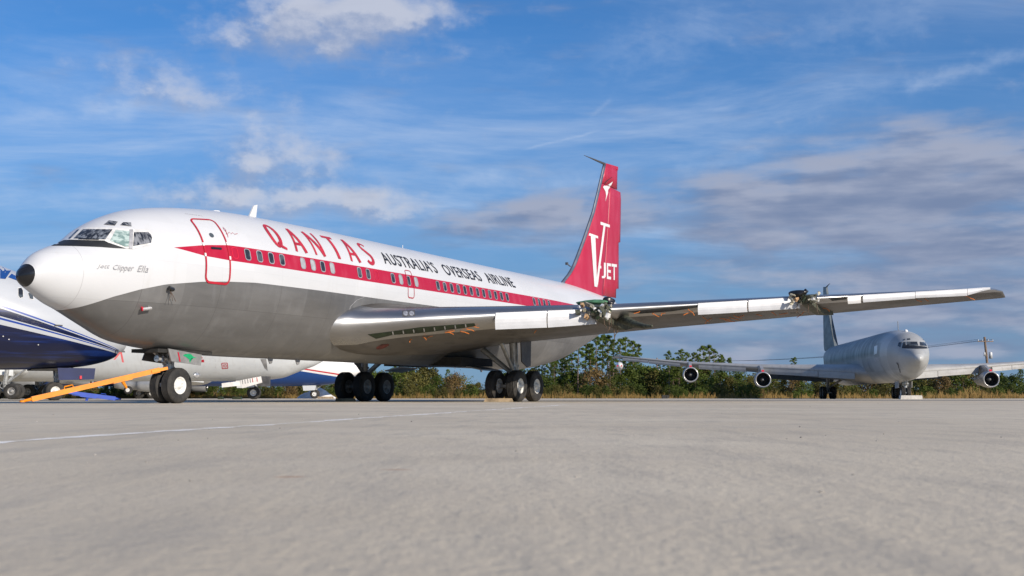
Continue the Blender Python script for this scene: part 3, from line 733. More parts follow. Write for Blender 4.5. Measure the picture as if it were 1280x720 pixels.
# lettering -------------------------------------------------------
def text_bm(body, bold=0., shear=0., space=1.):
    cu = bpy.data.curves.new('text', 'FONT'); cu.body = body; cu.size = 1; cu.offset = bold; cu.shear = shear; cu.space_character = space; cu.resolution_u = 3; cu.fill_mode = 'FRONT'
    o = bpy.data.objects.new('text', cu); C.objects.link(o); dg = bpy.context.evaluated_depsgraph_get(); me = bpy.data.meshes.new_from_object(o.evaluated_get(dg))
    bm = bmesh.new(); bm.from_mesh(me); bpy.data.objects.remove(o); bpy.data.curves.remove(cu); bpy.data.meshes.remove(me)
    bmesh.ops.remove_doubles(bm, verts=bm.verts, dist=1e-5); return bm
def fit_bm(bm, x0, x1, y0, y1):
    xs = [v_.co.x for v_ in bm.verts]; ys = [v_.co.y for v_ in bm.verts]; a, b_, c_, d_ = min(xs), max(xs), min(ys), max(ys)
    for v_ in bm.verts: v_.co = (x0+(v_.co.x-a)/(b_-a)*(x1-x0), y0+(v_.co.y-c_)/(d_-c_)*(y1-y0), 0)
# big title: own broad-pen strokes
def stroke(P_, wd):
    P_ = [Vector(p) for p in P_]; L = []; Rr = []
    ws = wd if isinstance(wd, (list, tuple)) else [wd]*len(P_)
    for i, p in enumerate(P_):
        d = (P_[min(i+1, len(P_)-1)]-P_[max(i-1, 0)]).normalized(); n_ = Vector((-d.y, d.x))*ws[i]/2; L.append(p+n_); Rr.append(p-n_)
    return [[tuple(q) for q in (L[i], L[i+1], Rr[i+1], Rr[i])] for i in range(len(P_)-1)]
def arc(cx, cy, rx, ry, a0, a1, n=14): return [(cx+rx*math.cos(R(a0+(a1-a0)*i/n)), cy+ry*math.sin(R(a0+(a1-a0)*i/n))) for i in range(n+1)]
H_ = .97
glyph = {
 'Q': [(arc(.26, H_*.52, .20, H_*.44, 0, 360, 26), [.10+.05*abs(math.cos(R(360*i/26))) for i in range(27)]), ([(.26, .22), (.40, .08), (.60, .02)], [.09, .12, .08])],
 'A': [([(.03, 0), (.26, H_)], .105), ([(.26, H_), (.52, 0)], .15), ([(.12, H_*.30), (.42, H_*.30)], .10)],
 'N': [([(.05, 0), (.05, H_)], .095), ([(.05, H_), (.50, .0)], .15), ([(.50, 0), (.50, H_)], .095)],
 'T': [([(.0, H_-.06), (.56, H_-.06)], .12), ([(.30, H_-.05), (.30, 0)], .15)],
 'S': [(arc(.28, H_*.76, .17, H_*.19, 25, 180, 10)+[(.14, H_*.66), (.26, H_*.52), (.40, H_*.38)]+arc(.24, H_*.25, .19, H_*.20, 20, -150, 12), [.09]*5+[.12]*6+[.15]*4+[.14]*12)],
}
for ch, s0_ in zip('QANTAS', (7.43, 8.46, 9.44, 10.43, 11.38, 12.36)):
    bm = bmesh.new(); k = 0
    for P_, wd in glyph[ch]:
        ws = wd if isinstance(wd, list) else [wd]*len(P_)
        if len(ws) < len(P_): ws = ws+[ws[-1]]*(len(P_)-len(ws))
        ws = ws[:len(P_)]
        for q in stroke(P_, ws): skin_poly(bm, [(s0_+a, b_) for a, b_ in q], 4.545, .012+.002*k)
        k += 1
    bmesh.ops.recalc_face_normals(bm, faces=bm.faces); obj('title_letter', bm, 'letter_red', airliner, recalc=False)
for word, a0, a1 in (("AUSTRALIA'S", 13.5, 17.15), ('OVERSEAS', 17.72, 20.62), ('AIRLINE', 21.12, 23.55)):
    bm = text_bm(word, .012, 0., 1.08); fit_bm(bm, a0, a1, 0, .54); skin_bm(bm, 4.675, .012); obj('title_word', bm, 'letter_black', airliner)
for word, a0, a1, z0_, zt_ in (('Jett', 1.28, 1.60, -.03, .25), ('Clipper', 1.68, 2.22, -.06, .19), ('Ella', 2.32, 2.62, 0., .18)):
    bm = text_bm(word, -.004, .32, 1.0); fit_bm(bm, a0, a1, z0_, zt_); skin_bm(bm, 3.38, .03, .06); obj('name_word', bm, 'letter_grey', airliner)
bm = text_bm('QANTAS', .0, 0., 1.15); fit_bm(bm, 4.55, 5.12, 0, .05); skin_bm(bm, 5.20, .007, .05); obj('door_caption', bm, 'letter_grey', airliner)
# signature scribble aft of the door
bm = bmesh.new()
for q in stroke([(5.50, .10), (5.56, .28), (5.53, .40), (5.50, .32), (5.54, .14), (5.50, .0)], .016)+stroke([(5.60, .16), (5.66, .22), (5.70, .15), (5.78, .21), (5.84, .16), (5.98, .2)], .014): skin_poly(bm, q, 4.62, .014)
obj('signature', bm, 'letter_red', airliner)
# blade antenna, small roof fittings
def yplate(name, px_poly, yv, th, mat, parent, frame=FR):
    bm = bmesh.new(); P_ = [frame.plane(a, b_, yv) for a, b_ in px_poly]
    prism(bm, P_, lambda p, d: (p.x, p.y-th/2+d, p.z), th); return obj(name, bm, mat, parent)
z3 = lambda x_, y_: (200+x_/4.5, 240+y_/4.5)
yplate('blade_antenna', [z3(495, 146), z3(526, 76), z3(545, 72), z3(536, 150)], 0, .05, 'white_paint', airliner)
yplate('roof_fairing', [z3(270, 112), z3(290, 104), z3(315, 106), z3(325, 118)], 0, .25, 'white_paint', airliner)
bm = bmesh.new(); tube(bm, [FU.pt(17.3, R(90), -.02), FU.pt(17.3, R(90), .16)], .015, 6); obj('whip_antenna', bm, 'white_paint', airliner)
# nose probes
def probe(px, py, px2, py2, mat, rad, name):
    o, d = FR.ray(px, py); h1, n1_, _, _ = FT.ray_cast(o, d.normalized()); o, d = FR.ray(px2, py2); h2, n2_, _, _ = FT.ray_cast(o, d.normalized())
    bm = bmesh.new(); tube(bm, [h2, h2+n2_*.10, h1+n1_*.10], [rad*.6, rad, rad], 10); return obj(name, bm, mat, airliner)
p_ = probe(176, 384.5, 186, 383.5, 'frame_grey', .045, 'pitot_probe')
probe(174.6, 384.8, 177, 384.4, 'red_paint', .05, 'probe_cover')
probe(208.5, 359, 213, 361, 'black_gloss', .06, 'vent_mast')
bm = bmesh.new()
for dx in (-.02, .04, .10):
    h_ = FU.pt(3.30, FU.ang(3.3, 3.0), .06); tube(bm, [h_, h_+Vector((dx*.6, -.05, -.14)), h_+Vector((dx*2, -.03, -.30))], .008, 5)
obj('loose_wires', bm, 'cable', airliner)
# ---- wings
ST_W = [(.6, 10.0, 2.42, 22.3, 2.30, .135), (1.75, 10.75, 2.50, 22.35, 2.32, .150), (2.1, 11.25, 2.53, 22.4, 2.34, .132), (2.8, 12.05, 2.61, 22.5, 2.40, .122), (8.1, 16.8, 3.10, 23.7, 2.86, .098), (13.9, 21.27, 3.60, 26.2, 3.39, .090), (19.5, 25.6, 4.05, 28.55, 3.92, .085), (19.85, 26.2, 4.08, 28.65, 3.95, .07), (20.05, 27.0, 4.09, 28.6, 3.97, .045)]
YS = [.6, 1.2, 1.75, 1.9, 2.1, 2.4, 2.8, 3.5, 4.5, 5.5, 6.5, 7.3, 8.1, 9, 10, 11, 12, 13, 13.9, 15, 16, 17, 18, 19, 19.5, 19.7, 19.85, 19.97, 20.05]
PW = Wing(ST_W, -1); SWG = Wing(ST_W, 1)
for wg in (PW, SWG):
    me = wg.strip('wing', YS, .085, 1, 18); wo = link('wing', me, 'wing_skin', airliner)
    me2 = wg.strip('leading_edge', YS, 0, .085, 12, True); link('leading_edge', me2, 'leading_metal', wo)
    if wg is PW: port_wing = wo; bmx = bmesh.new(); bmx.from_mesh(me); bmx.from_mesh(me2); WT = BVHTree.FromBMesh(bmx); bmx.free()
def le_y(px):
    a, b_ = 1.9, 20.
    for _ in range(40):
        m_ = (a+b_)/2
        if FR.project(PW.at(m_, 0, True))[0] < px: a = m_
        else: b_ = m_
    return a
# leading-edge flap panels hanging below the nose of the wing
for x0, x1, d0, d1, y_t0, y_t1, mt in ((620, 683.5, 412, 409.5, 391, 388.6, 'flap_white'), (685.5, 746, 409.5, 405, 388.4, 386, 'flap_white'), (873, 934, 393.5, 390, 379, 375.5, 'flap_white'),
                              (936, 1000, 389.5, 385.5, 375.2, 371.4, 'flap_white'), (1060, 1076, 380, 378.8, 370.3, 369, 'krueger_grey'), (1079, 1144, 378, 373, 368.6, 364.8, 'flap_white'), (1144.6, 1209, 372.6, 369.5, 364.6, 361, 'flap_white'), (1209.6, 1238, 369, 361.8, 361, 359.3, 'flap_white')):
    y0, y1 = le_y(x0), le_y(x1); bm = bmesh.new(); n_ = 6; rows = []
    for i in range(n_+1):
        q = i/n_; yv = y0+(y1-y0)*q; s_ = PW.f[0](yv); px = x0+(x1-x0)*q
        zt = FR.plane(px, y_t0+(y_t1-y_t0)*q, -yv).z; zb_ = FR.plane(px, d0+(d1-d0)*q, -yv).z
        row = []
        for k in range(6):
            a = k/5; zz_ = zt+(zb_-zt)*a; bow = -.05*math.sin(math.pi*a*.9)-.02
            row.append(bm.verts.new((s_+bow, -yv, zz_)))
        for k in range(5, -1, -1):
            a = k/5; zz_ = zt+(zb_-zt)*a; row.append(bm.verts.new((s_-.05*math.sin(math.pi*a*.9)-.02+.055, -yv, zz_)))
        rows.append(row)
    for i in range(n_):
        for k in range(12): bm.faces.new((rows[i][k], rows[i][(k+1) % 12], rows[i+1][(k+1) % 12], rows[i+1][k]))
    bm.faces.new(rows[0]); bm.faces.new(rows[-1][::-1]); obj('leading_edge_flap', bm, mt, port_wing)
# flap fairing and inboard flap behind the trailing edge
# ribbed slot, hatch, landing lamps under the wing root
z8 = lambda x_, y_: (440+x_/4, 360+y_/4)
decal_px('slot_recess', [z8(78, 232), z8(190, 218), z8(340, 196), z8(612, 176), z8(618, 190), z8(560, 200), z8(330, 226), z8(205, 234), z8(120, 254)], FR, WT, .006, 'green_zinc', port_wing, 3)
for i in range(8):
    x_ = 200+i*52; y_ = 217-i*5.2
    decal_px('slot_rib', [z8(x_, y_), z8(x_+5, y_-1), z8(x_+9, y_+15), z8(x_+3, y_+16)], FR, WT, .012, 'frame_grey', port_wing, 1)
decal_px('lamp_bay', [z8(250, 113), z8(315, 110), z8(316, 140), z8(252, 144)], FR, WT, .006, 'strut_dark', port_wing, 2)
for x_ in (268, 298): decal_px('landing_lamp', [z8(x_+13*math.cos(R(a)), 128+12*math.sin(R(a))) for a in range(0, 360, 36)], FR, WT, .014, 'lamp_glass', port_wing, 1)
random.seed(3)
def squiggle(px, py, L, ang, tree, mat, name, parent, rad=.012):
    o, d = FR.ray(px, py); h_, n_, _, _ = tree.ray_cast(o, d.normalized())
    if h_ is None: h_ = FR.plane(px, py, -PW.side*0-le_y(min(px, 1240)))
    n_ = Vector((0, 0, -1)); P_ = [h_]; a = ang
    for k in range(6):
        a += random.uniform(-.5, .5); P_.append(P_[-1]+Vector((math.cos(a)*L/6*.5, -math.cos(a)*L/6, -abs(math.sin(a))*L/6*.8-.004)))
    bm = bmesh.new(); tube(bm, P_, rad, 5); return obj(name, bm, mat, parent)
for px, py, L in ((559, 415, .5), (568, 413, .7), (575, 414, .7), (583, 411, .6), (541, 420, .5), (528, 421, .4), (515, 424, .35), (592, 408, .4), (800, 389, .5), (815, 392, .6), (832, 391, .5), (860, 386, .8), (866, 389, .8), (878, 396, .7), (890, 398, .8), (899, 398, .9), (905, 399, .9), (911, 397, .8), (917, 394, .7), (930, 394, .5), (945, 393, .5), (964, 390, .5), (985, 391, .7), (1006, 389, .9), (1028, 385, .7), (1145, 374, .5), (1156, 373, .4), (1207, 370, .8), (671, 413, .3), (936, 385, .5)):
    squiggle(px, py, L*.42, random.choice((.2, 2.9))+random.uniform(-.4, .4), WT, 'orange_tape', 'orange_streamer', port_wing)
plain('red_primer', (.10, .016, .012), .7, 0, .5, 6)
decal_px('red_hatch', [z8(122, 296), z8(134, 288), z8(150, 280), z8(184, 279), z8(186, 286), z8(168, 292), z8(162, 300), z8(138, 307), z8(122, 306)], FR, WT, .008, 'red_primer', port_wing, 2)
# bare bay where slats are gone between the inboard pylon and the first outboard panel
decal_px('open_bay', [(783, 389.5), (810, 386.8), (872, 381.3), (872.5, 384), (840, 389), (800, 392)], FR, WT, .006, 'dark_bay', port_wing, 3)
decal_px('open_bay', [(1036, 372.6), (1058, 370.6), (1058, 374), (1040, 376)], FR, WT, .006, 'dark_bay', port_wing, 2)
# torn pylon stubs where the engines were cut away
def stub(yc, big, seed):
    random.seed(seed); c_ = PW.at(yc, 0, True); c_.x -= .05
    bm = bmesh.new()
    prism(bm, [(-.45, .08*big), (.2, .20*big), (3.0, .05), (3.4, -.38), (2.0, -.58*big), (.6, -.42*big), (-.3, -.28*big)], lambda p, d: (c_.x+p[0], c_.y-.17+d, c_.z+p[1]), .34)
    ro = obj('pylon_stub', bm, 'scrap_dark', port_wing)
    for k in range(int(38*big)):
        bm = bmesh.new(); sz = random.uniform(.05, .19)*big
        p = c_+Vector((random.uniform(-.75, -.1), random.uniform(-.62, .62)*big, random.uniform(-.30, .17)*big))
        bmesh.ops.create_icosphere(bm, subdivisions=1, radius=1) if k % 3 == 0 else bmesh.ops.create_cube(bm, size=1.5)
        rot = Matrix.Rotation(random.random()*6, 3, 'X') @ Matrix.Rotation(random.random()*6, 3, 'Z')
        for v_ in bm.verts: v_.co = p+rot @ Vector((v_.co.x*sz*random.uniform(.5, 1.1), v_.co.y*sz*random.uniform(.3, .8), v_.co.z*sz*random.uniform(.2, .7)))
        obj('torn_fitting', bm, random.choice(('scrap', 'scrap', 'scrap_dark', 'scrap_tan', 'green_zinc', 'frame_pale')), ro)
    for k in range(5):
        bm = bmesh.new(); p = c_+Vector((random.uniform(-.4, .4), random.uniform(-.5, .5), -.2))
        tube(bm, [p, p+Vector((.1, random.uniform(-.1, .1), -.3)), p+Vector((random.uniform(-.2, .2), random.uniform(-.2, .2), -random.uniform(.3, .55)*big))], .014, 5); obj('cut_hose', bm, 'cable', ro)
    return ro, c_
s1_, c1_ = stub(8.15, 1.0, 11); s2_, c2_ = stub(14.15, .8, 5)
def lump(name, c, r, mat, parent, seed, sub=3):
    random.seed(seed); bm = bmesh.new(); bmesh.ops.create_icosphere(bm, subdivisions=sub, radius=1)
    ph = [Vector((random.uniform(-1, 1), random.uniform(-1, 1), random.uniform(-1, 1)))*4 for _ in range(5)]
    for v_ in bm.verts:
        k = 1+.16*sum(math.sin(v_.co.dot(q)+i) for i, q in enumerate(ph))/2
        v_.co = Vector(c)+Vector((v_.co.x*r[0]*k, v_.co.y*r[1]*k, v_.co.z*r[2]*k))
    return obj(name, bm, mat, parent, True)
p = FR.plane(750, 378, c1_.y+.35); lump('green_cover', (p.x-.1, p.y+.25, p.z-.02), (.28, .62, .11), 'green_cloth', s1_, 2)
p = FR.plane(761, 377, c1_.y+.05); lump('black_bag', p, (.22, .22, .17), 'black_plastic', s1_, 5)
p = FR.plane(997, 367, c2_.y+.3); lump('black_bag', p, (.22, .34, .12), 'black_plastic', s2_, 8)
p = FR.plane(1007, 364, c2_.y+.05); lump('black_bag', p, (.12, .1, .08), 'black_plastic', s2_, 9)
# dark curved cowl remnant under the wing by the inboard stub
bm = bmesh.new(); P_ = [FR.plane(a, b_, c1_.y-.1-.5*i) for i, (a, b_) in enumerate([(772, 392), (782, 400), (793, 405), (806, 408), (815, 407.5)])]
tube(bm, P_, [.22, .17, .12, .08, .04], 10); obj('cowl_strake', bm, 'scrap_dark', s1_, True)
bm = bmesh.new()
for (a, b_), (a2, b2) in (((769, 401), (768, 421)), ((773.5, 400), (772, 416)), ((772, 414), (768, 424))): 
    q0, q1 = FR.plane(a, b_, c1_.y), FR.plane(a2, b2, c1_.y-.05); tube(bm, [q0, (q0+q1)/2+Vector((0, .03, 0)), q1], .016, 5)
obj('hanging_cable', bm, 'cable', s1_)
# wing-root fillet: ring seam and round access panel on the flank
zc = lambda x_, y_: (400+x_/4, 400+y_/4)
ring = [(zc(135+26*math.cos(R(a)), 97+30*math.sin(R(a)))) for a in range(0, 361, 24)]
def px_line(name, pts, mat, wd, parent, tree, off):
    bm = bmesh.new(); prev = None
    for q in stroke(pts, wd):
        cs = []
        for a, b_ in q:
            o, d = FR.ray(a, b_); h_, n_, _, _ = tree.ray_cast(o, d.normalized())
            if h_ is None: cs = None; break
            cs.append(bm.verts.new(h_+n_*off*(1 if n_.dot(d) < 0 else -1)))
        if cs: bm.faces.new(cs)
    return obj(name, bm, mat, parent)
px_line('access_panel', ring, 'frame_grey', .7, airliner, FT, .006)
px_line('fillet_seam', [z4q for z4q in [(455, 371.5), (446, 375), (438, 383), (435, 393), (437, 405), (443, 418), (450, 430), (456, 440), (457, 450)]], 'frame_grey', .6, airliner, FT, .006)
# ---- fin, rudder
fin_px = [(700, 354), (705, 349), (709, 343.5), (713, 337), (716.5, 330), (722, 316), (728, 300), (734, 282.5), (740, 265), (746, 241), (752, 215), (754.5, 204), (759, 203.5), (771.5, 209.5)]
ol = [FR.plane(a, b_, 0) for a, b_ in fin_px]
hinge = [FR.plane(a, b_, 0) for a, b_ in ((759.5, 238), (750.5, 369))]
def sz(p): return (p.x, p.z)
le = [sz(q) for q in ol[:12]]; le_f = lambda z_: float(np.interp(z_, [p[1] for p in le], [p[0] for p in le]))
te_pts = [(5.0, 38.9), (5.95, 38.96), (5.98, 39.33), (8.5, 39.38), (8.53, 39.62), (10.9, 39.78), (11.3, 39.70), (11.34, 39.22), (12.3, 39.28), (12.62, 39.33)]
te_f = lambda z_: float(np.interp(z_, [p[0] for p in te_pts], [p[1] for p in te_pts]))
h0, h1 = hinge[0], hinge[1]; hg_f = lambda z_: h1.x+(h0.x-h1.x)*(z_-h1.z)/(h0.z-h1.z)
def fin_loft(name, zs, f0, f1, n, cap_=True):
    V = []; Fc = []
    for z_ in zs:
        l_, t_ = le_f(z_), te_f(z_); c_ = t_-l_; a0, a1 = max(0, (f0(z_)-l_)/c_), min(1, (f1(z_)-l_)/c_); tc = .44*(1-.58*(z_-5.4)/7.2)/1.0
        th_ = lambda x_: .5*tc*(2.969*math.sqrt(max(x_, 0))-1.26*x_-3.516*x_**2+2.843*x_**3-1.036*x_**4)/.6*.6+.012
        xs_ = [a0+(a1-a0)*(i/n)**(1.6 if a0 == 0 else 1) for i in range(n+1)]
        for x_ in xs_: V.append((l_+c_*x_, -th_(x_), z_))
        for x_ in xs_[::-1]: V.append((l_+c_*x_, th_(x_), z_))
    m_ = 2*(n+1)
    for i in range(len(zs)-1):
        for k in range(m_): Fc.append((i*m_+k, i*m_+(k+1) % m_, (i+1)*m_+(k+1) % m_, (i+1)*m_+k))
    Fc += [tuple(range(m_)), tuple((len(zs)-1)*m_+k for k in range(m_))]
    me = pydata(name, V, Fc, True); bm = bmesh.new(); bm.from_mesh(me); bmesh.ops.recalc_face_normals(bm, faces=bm.faces); bm.to_mesh(me); bm.free(); me.polygons[-1].use_smooth = False; return me
zlo = [5.0, 5.45, 5.75, 6.13, 6.4, 6.71, 7.3, 8.05, 8.8, 9.65, 10.4, 11.32]; ztop = [11.36, 11.97, 12.2, 12.44]
strip_ = lambda z_: le_f(z_)+.17
fm = fin_loft('fin', zlo, strip_, lambda z_: hg_f(z_)-.002, 14); fin = link('fin', fm, 'fin_paint', airliner)
fm2 = fin_loft('fin_tip', ztop, strip_, te_f, 10); link('fin_tip', fm2, 'fin_paint', fin)
zr = [5.45, 5.94, 5.99, 7.2, 8.49, 8.54, 9.7, 10.9, 11.29]
rm = fin_loft('rudder', zr, lambda z_: hg_f(z_)+.002, te_f, 8); rud = link('rudder', rm, 'fin_paint', airliner)
link('fin_leading_edge', fin_loft('fin_leading_edge', zlo[1:]+ztop, lambda z_: le_f(z_), strip_, 6), 'leading_metal', fin)
# sloped cap of the fin tip
l_, t_ = le_f(12.44), te_f(12.44); bm = bmesh.new(); prism(bm, [(l_, 12.44), (l_+.35, 12.53), (t_, 12.63), (t_, 12.44)], lambda p, d: (p[0], -.05+d, p[1]), .10); obj('fin_cap', bm, 'fin_paint', fin)
bmx = bmesh.new(); bmx.from_mesh(fm); bmx.from_mesh(fm2); bmx.from_mesh(rm); FINT = BVHTree.FromBMesh(bmx); bmx.free()
bm = bmesh.new(); q0 = FR.plane(756, 205, 0); q1 = FR.plane(730, 194, 0); tube(bm, [q0, q0.lerp(q1, .5), q1], [.07, .045, .012], 8); obj('antenna_probe', bm, 'strut_dark', fin)
zf = lambda x_, y_: (660+x_/3.275, 180+y_/3.275)
for pl_ in ([(242, 362), (286, 377), (286, 387), (242, 372)], [(256, 376), (275, 382), (282, 586), (271, 583)], [(308, 334), (316, 336), (284, 586), (279, 560)], [(296, 318), (334, 331), (334, 342), (296, 330)]):
    decal_px('fin_letter', [zf(*q) for q in pl_], FR, FINT, .012+.003*(pl_[0][0] in (256, 308)), 'white_letter', fin, 2)
def fin_text(body, x0, x1, y0, y1, sl):
    bm = text_bm(body, .018, 0, 1.0); fit_bm(bm, 0, 1, 0, 1); bmesh.ops.triangulate(bm, faces=bm.faces)
    for v_ in bm.verts:
        a = x0+(x1-x0)*v_.co.x; b_ = y1+(y0-y1)*v_.co.y+sl*v_.co.x
        o, d = FR.ray(*zf(a, b_)); h_, n_, _, _ = FINT.ray_cast(o, d.normalized())
        v_.co = h_+Vector((0, -.012, 0)) if h_ is not None else v_.co
    obj('fin_letter', bm, 'white_letter', rud)
for ch, x0, x1, y0 in (('J', 301, 318, 484), ('E', 322, 339, 487), ('T', 341, 363, 490)): fin_text(ch, x0, x1, y0, y0+65, 3)
decal_px('fin_letter', [zf(292, 498), zf(299, 499), zf(299, 510), zf(292, 509)], FR, FINT, .012, 'white_letter', rud, 1)
for pl_, mt in (([(306, 176), (312, 170), (318, 172), (330, 165), (347, 153), (340, 168), (333, 180), (327, 188), (327, 200), (322, 215), (316, 236), (319, 212), (317, 196), (312, 186)], 'white_letter'),
                ([(311, 168), (315, 157), (325, 147), (345, 134), (342, 138), (327, 149), (317, 159), (313, 169)], 'letter_black')):
    decal_px('kangaroo_emblem', [zf(*q) for q in pl_], FR, FINT, .013, mt, fin, 2)
bm = bmesh.new(); q = FR.plane(708.5, 329.5, 0); tube(bm, [q+Vector((-.02, 0, 0)), q+Vector((.45, 0, -.1))], .03, 6); box(bm, q, (.10, .12, .12)); obj('fin_probe', bm, 'strut_dark', fin)
# ---- tailplane
ST_T = [(.3, 33.6, 4.35, 37.9, 4.35, .10), (1.0, 34.2, 4.42, 38.0, 4.40, .10), (6.0, 38.1, 5.02, 39.9, 5.0, .08), (6.2, 38.6, 5.05, 39.9, 5.02, .04)]
for sd in (-1, 1): link('tailplane', Wing(ST_T, sd).strip('tailplane', [.3, 1, 2, 3, 4, 5, 6, 6.2], 0, 1, 16), 'bare_grey', airliner)
# ---- landing gear
SN, SM = 5.10, 19.945
ng = nose_gear(airliner, SN, 1.45)
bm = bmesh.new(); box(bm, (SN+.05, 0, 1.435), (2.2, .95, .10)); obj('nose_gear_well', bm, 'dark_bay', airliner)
zg = lambda x_, y_: (60+x_/6.4, 420+y_/6.4)
d1 = yplate('nose_gear_door', [zg(958, 100), zg(1228, 150), zg(1220, 236), zg(984, 202)], -.52, .04, 'grey_door', airliner)
d2 = yplate('nose_gear_door', [zg(752, 195), zg(785, 108), zg(962, 110), zg(970, 200), zg(930, 222)], .42, .04, 'grey_door_dark', airliner)
def door_mark(name, P_, mat, yv=-.545, par=d1):
    bm = bmesh.new(); bm.faces.new([bm.verts.new(FR.plane(*zg(*q), yv)) for q in P_]); bmesh.ops.triangulate(bm, faces=bm.faces); obj(name, bm, mat, par)
door_mark('door_stripe', [(1036, 128), (1047, 130), (1062, 205), (1051, 206)], 'red_line')
door_mark('kangaroo_emblem', [(1080, 155), (1092, 146), (1105, 150), (1118, 142), (1135, 143), (1150, 150), (1162, 164), (1190, 178), (1165, 175), (1150, 174), (1140, 182), (1138, 205), (1146, 210), (1132, 210), (1130, 188), (1118, 178), (1104, 168), (1092, 162)], 'green_paint')
bm = bmesh.new(); box(bm, FR.plane(*zg(1058, 198), -.50), (.45, .05, .10)); obj('taxi_lamp_bar', bm, 'white_paint', airliner)
for a in (868, 915):
    bm = bmesh.new(); q = FR.plane(*zg(a, 180), -.1); lathe(bm, [(0, .001), (0, .09), (.14, .07), (.14, .001)], 'x', 16, q); obj('taxi_lamp', bm, 'lamp_glass', airliner)
bm = bmesh.new(); q = FR.plane(*zg(1190, 312), -.6); bmesh.ops.create_icosphere(bm, subdivisions=2, radius=.10, matrix=Matrix.Translation(q) @ Matrix.Diagonal((1.3, .6, .9, 1))); obj('towing_lamp', bm, 'lamp_glass', airliner)
mgp = main_gear(airliner, SM, -3.37, 2.35, -1); mgs = main_gear(airliner, SM, 3.37, 2.35, 1, MT_RG)
for sg, g_ in ((-1, mgp), (1, mgs)):
    bm = bmesh.new(); prism(bm, [(-.45, 2.3), (.42, 2.3), (.38, 1.36), (.1, 1.30), (-.38, 1.5)], lambda p, d: (SM+p[0]+.2, sg*(3.72+d), p[1]), .05); obj('strut_door', bm, 'grey_door_dark', g_)
    bm = bmesh.new(); prism(bm, [(0, 0), (1.5, .05), (1.5, .62), (0, .5)], lambda p, d: (SM-.4+p[0], sg*(1.5+p[1]*1.3), 1.36-d-.25*p[1]), .05); obj('wheel_well_door', bm, 'bare_grey', airliner)
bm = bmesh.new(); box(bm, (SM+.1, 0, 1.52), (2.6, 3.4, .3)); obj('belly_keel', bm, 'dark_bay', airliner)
for s_ in (9.2, 10.6, 23.2, 24.1):
    bm = bmesh.new(); prism(bm, [(0, 1.40), (.28, 1.40), (.22, 1.22), (.12, 1.20)], lambda p, d: (s_+p[0], -.15+d, p[1]), .03); obj('drain_mast', bm, 'bare_grey', airliner)
